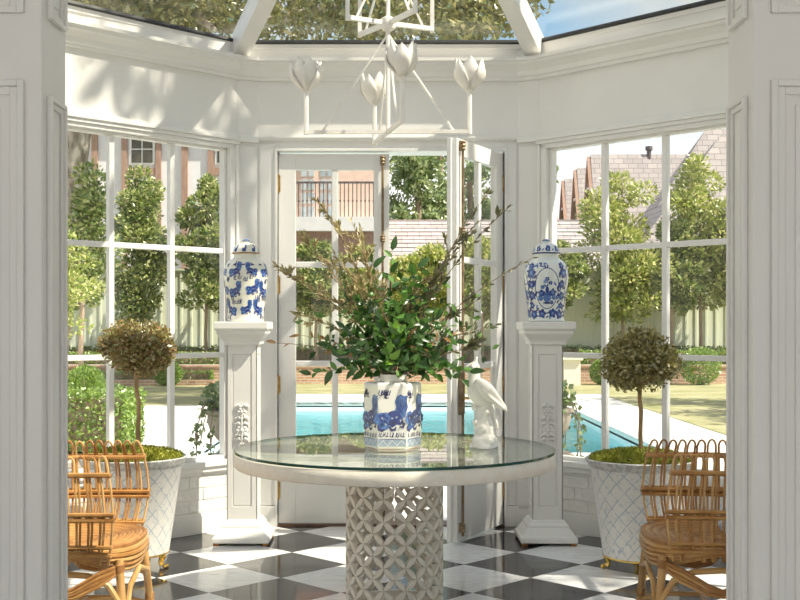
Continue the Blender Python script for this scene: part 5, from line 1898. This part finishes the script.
MB().box(-16, hx(262), HY, HY + 8, -0.3, 9.0).build('wall', M_stucco, hs)
MB().hexa([(-16.5, HY - 0.5, 8.9), (hx(266), HY - 0.5, 8.9), (hx(266), HY + 8.5, 8.9), (-16.5, HY + 8.5, 8.9)], [(-16.5, HY + 3.9, 10.9), (hx(266), HY + 3.9, 10.9), (hx(266), HY + 4.1, 10.9), (-16.5, HY + 4.1, 10.9)]).build('roof', M_shingle, hs)
for p0, p1 in ((62, 68), (92, 98), (122, 127.5), (156, 161.5), (182, 188), (208, 214), (236, 242)):
    MB().box(hx(p0), hx(p1), HY - 0.10, HY, -0.2, 8.9).build('timber_post', M_timber, hs)
for p0, p1, y0, y1 in ((127.5, 156, 168, 175), (214, 236, 168, 175), (68, 92, 232, 239), (127.5, 156, 236, 243), (161.5, 182, 236, 243), (214, 236, 236, 243)):
    MB().box(hx(p0), hx(p1), HY - 0.08, HY, hz_(y1), hz_(y0)).build('timber_rail', M_timber, hs)
for p0, p1 in ((131.5, 153.5), (217, 236)):
    wn = MB().box(hx(p0) - 0.06, hx(p1) + 0.06, HY - 0.06, HY, hz_(165), hz_(134)).build('window_frame', M_white, hs)
    xm, zm = (hx(p0) + hx(p1)) / 2, (hz_(162) + hz_(137)) / 2
    for xa, xb in ((hx(p0) + 0.02, xm - 0.025), (xm + 0.025, hx(p1) - 0.02)):
        for za, zb in ((hz_(163), zm - 0.025), (zm + 0.025, hz_(136))):
            MB().box(xa, xb, HY - 0.08, HY - 0.055, za, zb).build('pane', M_dglass, wn)
# ================================================================== balcony house
BY_ = 37.0
bh = thing('balcony_house', 'pink stucco house with an iron-railed balcony beyond the fence', 'house', (-2.0, BY_, -0.2))
bx_ = lambda px: (px - CX) / F_PX * BY_
bz_ = lambda py: H + (CY - py) * BY_ / F_PX
MB().box(bx_(272), bx_(386), BY_ + 1.2, BY_ + 6, -0.3, 8.2).build('wall', M_pink, bh)
MB().hexa([(bx_(268), BY_ + 0.9, 8.2), (bx_(387), BY_ + 0.9, 8.2), (bx_(387), BY_ + 6.5, 8.2), (bx_(268), BY_ + 6.5, 8.2)], [(bx_(300), BY_ + 3.4, 9.6), (bx_(360), BY_ + 3.4, 9.6), (bx_(360), BY_ + 3.6, 9.6), (bx_(300), BY_ + 3.6, 9.6)]).build('roof', M_redtile, bh)
MB().box(bx_(276), bx_(384), BY_ - 0.1, BY_ + 1.2, bz_(231), bz_(217)).build('balcony_slab', M_stucco, bh)
MB().box(bx_(285), bx_(378), BY_ + 0.3, BY_ + 1.2, -0.2, bz_(231)).build('ground_floor', M_gable, bh)
fd = MB().box(bx_(296), bx_(333), BY_ + 1.14, BY_ + 1.2, bz_(217), bz_(155)).build('balcony_door', M_pink, bh)
for p0, p1 in ((298, 312.5), (318, 331)):
    for k_ in range(4):
        MB().box(bx_(p0) + 0.02, (bx_(p0) + bx_(p1)) / 2 - 0.03, BY_ + 1.11, BY_ + 1.15, bz_(214 - k_ * 14), bz_(203 - k_ * 14)).build('pane', M_lglass, fd)
        MB().box((bx_(p0) + bx_(p1)) / 2 + 0.03, bx_(p1) - 0.02, BY_ + 1.11, BY_ + 1.15, bz_(214 - k_ * 14), bz_(203 - k_ * 14)).build('pane', M_lglass, fd)
MB().box(bx_(276), bx_(384), BY_ - 0.03, BY_ + 0.03, bz_(183.5), bz_(181.5)).build('hand_rail', M_iron, bh)
bal_me = mesh_of(MB().tube([(0, 0, 0), (0, 0, bz_(183) - bz_(217))], 0.017, 6).lathe([(0.017, 0.50), (0.035, 0.53), (0.035, 0.55), (0.017, 0.58)], 6), 'baluster', M_iron)
for k_ in range(26):
    inst('baluster', bal_me, bh, (bx_(278 + k_ * 4.15), BY_, bz_(217)))

# ================================================================== garage with bleached shingle roof
gy0, gy1 = 36.0, 40.0
g_r = H + (CY - 221) * gy1 / F_PX
gar = thing('garage', 'low garage with bleached shingle roof beyond the fence', 'building', (3.2, 38, -0.2))
gxa, gxb = 0.22, 7.6
MB().box(gxa, gxb, gy0 + 0.3, gy1 + 4, -0.3, 3.0).build('wall', M_stucco, gar)
NCO = 14
for k_ in range(NCO):
    f0, f1 = k_ / NCO, (k_ + 1) / NCO
    ya, yb = gy0 + (gy1 - gy0) * f0, gy0 + (gy1 - gy0) * f1
    za, zb = 2.9 + (g_r - 2.9) * f0, 2.9 + (g_r - 2.9) * f1
    MB().hexa([(gxa - 0.2, ya, za), (gxb, ya, za), (gxb, yb + 0.05, zb - 0.03), (gxa - 0.2, yb + 0.05, zb - 0.03)], [(gxa - 0.2, ya, za + 0.025), (gxb, ya, za + 0.025), (gxb, yb + 0.05, zb + 0.01), (gxa - 0.2, yb + 0.05, zb + 0.01)]).build('shingle_course', M_shingle2, gar)
MB().hexa([(gxa - 0.2, gy1, g_r), (gxb, gy1, g_r), (gxb, gy1 + 4, 2.9), (gxa - 0.2, gy1 + 4, 2.9)], [(gxa - 0.2, gy1, g_r + 0.05), (gxb, gy1, g_r + 0.05), (gxb, gy1 + 4, 2.95), (gxa - 0.2, gy1 + 4, 2.95)]).build('roof_slope', M_shingle2, gar)

# ================================================================== shingled houses
RY = 47.0


def hip_roof(parent, x0, x1, y0, y1, ze, zr, xr0, xr1):
    """eaves rectangle, ridge from xr0 to xr1: each slope a part, ridge along x"""
    ym = (y0 + y1) / 2
    A, B, C_, D_ = Vector((x0, y0, ze)), Vector((x1, y0, ze)), Vector((x1, y1, ze)), Vector((x0, y1, ze))
    R0_, R1_ = Vector((xr0, ym, zr)), Vector((xr1, ym, zr))
    th = Vector((0, 0, 0.12))
    for nm, pts in (('roof_slope', [A, B, R1_, R0_]), ('roof_slope', [C_, D_, R0_, R1_]), ('roof_slope', [D_, A, R0_]), ('roof_slope', [B, C_, R1_])):
        MB().hexa([p - th for p in pts], pts).build(nm, M_shingle2, parent)


rx_ = lambda px, d=RY: (px - CX) / F_PX * d
rz_ = lambda py, d=RY: H + (CY - py) * d / F_PX
h1 = thing('shingled_house', 'long house under a bleached shingle roof with three stepped brick gables', 'house', (rx_(640), RY + 4, -0.2))
for px, py, d, ln_ in ((564, 181, 53.0, 2.2), (576.5, 170, 50.0, 2.6), (590, 157, 46.6, 13.0)):
    x0_ = (px - CX) / F_PX * (d + 1.9)
    zt = H + (CY - py) * (d + 1.9) / F_PX
    ze, hw = 3.4, 1.9
    xa = x0_
    gab = lambda x_: [(x_, d, -0.3), (x_, d + 2 * hw, -0.3), (x_, d + 2 * hw, ze), (x_, d + hw, zt - 0.15), (x_, d, ze)]
    MB().hexa(gab(xa), gab(xa + ln_ - 0.1)).build('gable_wall', M_gable, h1)
    for yy, sg in ((d, 1), (d + 2 * hw, -1)):
        r0 = [(xa + 0.02, yy - 0.15 * sg, ze - 0.1), (xa + ln_, yy - 0.15 * sg, ze - 0.1), (xa + ln_, d + hw, zt), (xa + 0.02, d + hw, zt)]
        MB().hexa(r0, [(x_, y_, z_ + 0.12) for x_, y_, z_ in r0]).build('roof_slope', M_shingle2, h1)
        r1 = [(xa - 0.14, yy - 0.2 * sg, ze - 0.25), (xa + 0.03, yy - 0.2 * sg, ze - 0.25), (xa + 0.03, d + hw, zt - 0.1), (xa - 0.14, d + hw, zt - 0.1)]
        MB().hexa(r1, [(x_, y_, z_ + (0.28 if z_ < 5 else 0.12)) for x_, y_, z_ in r1]).build('barge_board', M_timber, h1)
    wf = MB().box(xa - 0.05, xa, d + hw - 0.4, d + hw + 0.4, zt - 2.6, zt - 1.4).build('window', M_dglass, h1)
    MB().box(xa - 0.07, xa - 0.045, d + hw - 0.46, d + hw + 0.46, zt - 1.42, zt - 1.3).build('lintel', M_stucco, wf)
MB().lathe([(0.10, 0), (0.10, 0.5), (0.16, 0.55), (0.16, 0.7)], 8, P(649, 158, 48.5) - Vector((0, 0, 0.2))).build('flue', M_iron, h1)
h_ = thing('hip_roofed_house', 'house with two steep hipped roofs of grey shingle behind the tall clipped tree', 'house', (rx_(760, 40), 42, -0.2))
for d, pk, pxl, ex in ((37.0, (721, 135), 634, 3.0), (40.6, (706, 129), 626, 3.0)):
    x0_ = rx_(pxl, d)
    zr = rz_(pk[1], d + 1.75)
    xr = rx_(pk[0], d + 1.75)
    MB().box(x0_ + 0.3, x0_ + 11, d + 0.3, d + 3.2, -0.3, 3.9).build('wall', M_gable, h_)
    hip_roof(h_, x0_, x0_ + 11.5, d, d + 3.5, 3.8, zr, xr, xr + 5)
rr = thing('red_tiled_house', 'distant cottage with a red tiled roof', 'house', (rx_(548, 52), 54, -0.2))
MB().box(rx_(520, 52), rx_(562, 52), 52, 56, -0.3, 5.0).build('wall', M_gable, rr)
MB().hexa([(rx_(516, 52), 51.6, 4.9), (rx_(566, 52), 51.6, 4.9), (rx_(566, 52), 56.4, 4.9), (rx_(516, 52), 56.4, 4.9)], [(rx_(516, 52), 53.9, rz_(205, 54)), (rx_(560, 52), 53.9, rz_(205, 54)), (rx_(560, 52), 54.1, rz_(205, 54)), (rx_(516, 52), 54.1, rz_(205, 54))]).build('roof', M_redtile, rr)


# ================================================================== big trees
def big_tree(name, lab, base, trunk, limbs, blobs, n_, ls, mat, bark, rb, group=None):
    t = thing(name, lab, 'tree', base, group)
    k_ = len(trunk)
    MB().tube(trunk, [rb * (1 - 0.45 * i / (k_ - 1)) for i in range(k_)], 12).build('trunk', bark, t, smooth=True)
    for l in limbs:
        m = len(l)
        MB().tube(l, [rb * 0.5 * (1 - 0.8 * i / (m - 1)) for i in range(m)], 8).build('limb', bark, t, smooth=True)
    p, d = blob_points(blobs, n_, 0.25)
    leaf_mesh('foliage', leaves_np(p, ls, 0.5, 0.3, 0.0, 0.4), mat, t)
    return t


oy = 23.0
ob = P(60, 330, oy)
tr_ = [Vector((ob.x - 0.3, oy, GZ)), Vector((ob.x - 0.15, oy, 2.2)), P(70, 165, oy), P(86, 60, oy), P(98, 5, oy), P(112, -60, oy)]
lb = [[P(95, 20, oy), P(150, -20, oy - 1), P(230, -60, oy - 2), P(330, -80, oy - 3)], [P(84, 70, oy), P(40, 0, oy), P(-20, -60, oy + 1)], [P(98, 5, oy), P(180, 22, oy - 0.5), P(240, 28, oy - 1), P(330, 8, oy - 1.5), P(430, 0, oy - 1.5)], [P(112, -60, oy), P(200, -120, oy - 3), P(300, -170, oy - 6)], [P(150, -20, oy - 1), P(190, 10, oy - 2), P(215, 30, oy - 3)]]
bl = []
for q in range(125):
    px = random.uniform(60, 530)
    py = random.uniform(-170, 18)
    if px > 500 and py > -5:
        py -= 15
    d = oy + random.uniform(-4, 3)
    c_ = P(px, py, d)
    bl.append((tuple(c_), (random.uniform(0.6, 1.3), random.uniform(0.6, 1.2), random.uniform(0.35, 0.6))))
for q in range(24):
    c_ = P(random.uniform(110, 500), random.uniform(5, 34), oy + random.uniform(-3, 2))
    bl.append((tuple(c_), (0.8, 0.8, 0.28)))
big_tree('oak_tree', 'big spreading oak with thick pale trunk over the glass roof', (ob.x - 0.3, oy, GZ), tr_, lb, bl, 60000, 0.15, F_oak, M_obark, 0.42)

# oak limbs over the roof on the sunny side: a second oak just outside, its crown throws the dapple
sx0, sy0 = 10.5, 3.2
tr2 = [Vector((sx0, sy0, GZ)), Vector((sx0 - 0.1, sy0 + 0.1, 3)), Vector((sx0 - 0.4, sy0 + 0.3, 6)), Vector((sx0 - 0.7, sy0 + 0.4, 9))]
lb2 = [[tr2[2], Vector((8.4, 4.0, 7.6)), Vector((6.2, 5.0, 8.6)), Vector((3.8, 5.6, 9.2))], [tr2[2], Vector((9.5, 5, 8)), Vector((8.4, 7, 9.2))], [tr2[3], Vector((9, 2, 10.5)), Vector((8.0, 1.2, 11))], [tr2[2], Vector((12, 4, 8)), Vector((13, 6, 9))]]
bl2 = []
for q in range(46):
    cz_ = random.uniform(7.6, 10.6)
    bl2.append(((random.uniform(6.9, 12.5) + (cz_ - 9) * 0.77, random.uniform(0.0, 7.5), cz_), (random.uniform(0.6, 1.0), random.uniform(0.6, 1.0), random.uniform(0.35, 0.55))))
for q in range(14):
    cz_ = 9.0 + random.uniform(-.5, .5)
    bl2.append(((random.uniform(2.7, 4.0) + (cz_ - 9) * 0.75, 5.4 + random.uniform(-0.45, 0.45), cz_), (random.uniform(0.22, 0.36), random.uniform(0.22, 0.36), random.uniform(0.12, 0.2))))
big_tree('oak_tree', 'oak standing outside the shaded window, its crown above the roof', (sx0, sy0, GZ), tr2, lb2, bl2, 8000, 0.18, F_oak, M_obark, 0.36)

FG = 'tall trees beyond the houses'
for px, d, ty, hw, n_, lab in ((418, 58, 150, 46, 7000, 'tall leafy tree seen through the open doorway beyond the garage'), (470, 62, 140, 40, 6000, 'tall leafy tree behind the open door leaf beyond the garage'), (348, 66, 60, 70, 6000, 'tall tree rising behind the balcony house'), (533, 60, 128, 34, 4000, 'tall tree behind the stepped brick gables'), (235, 76, 40, 70, 6000, 'tall tree rising behind the half-timbered house'), (440, 70, 60, 60, 6000, 'tallest tree at the back of the gardens')):
    c_ = P(px, ty, d)
    w = hw * d / F_PX
    zt, zb = c_.z, 2.6
    bl = []
    for q in range(26):
        f = random.random()
        a_ = random.uniform(0, 2 * PI)
        r_ = w * 0.8 * math.sqrt(random.random()) * (0.55 + 0.45 * math.sin(PI * f))
        bl.append(((c_.x + r_ * math.cos(a_), d + r_ * math.sin(a_), zb + (zt - zb) * f * 0.94), (w * 0.34, w * 0.34, (zt - zb) * 0.10)))
    big_tree('leafy_tree', lab, (c_.x, d, -0.26), [Vector((c_.x, d, -0.3)), Vector((c_.x + 0.1, d, 3)), Vector((c_.x, d, zt * 0.8))], [[Vector((c_.x, d, zt * 0.3)), Vector((c_.x + w * 0.5, d, zt * 0.6))], [Vector((c_.x, d, zt * 0.35)), Vector((c_.x - w * 0.5, d, zt * 0.65))]], bl, n_, 0.34, F_far, M_tbark, 0.28, FG)
# shade tree on the lawn, out past the shingled houses' side
bl = []
for q in range(22):
    bl.append(((11.6 + random.uniform(-2.2, 2.2), 18.5 + random.uniform(-3.2, 3.2), random.uniform(4.2, 7.6)), (random.uniform(0.8, 1.3), random.uniform(0.8, 1.3), random.uniform(0.4, 0.7))))
big_tree('lawn_tree', 'broad shade tree standing on the lawn beside the pool deck', (11.6, 18.5, GZ), [Vector((11.6, 18.5, GZ)), Vector((11.7, 18.5, 2.5)), Vector((11.5, 18.5, 6.0))], [[Vector((11.7, 18.5, 2.5)), Vector((12.6, 19.5, 4.4)), Vector((13.2, 20.5, 5.6))], [Vector((11.7, 18.5, 2.6)), Vector((10.6, 17.5, 4.4)), Vector((10.0, 16.6, 5.6))]], bl, 7000, 0.2, F_oak, M_tbark, 0.22)
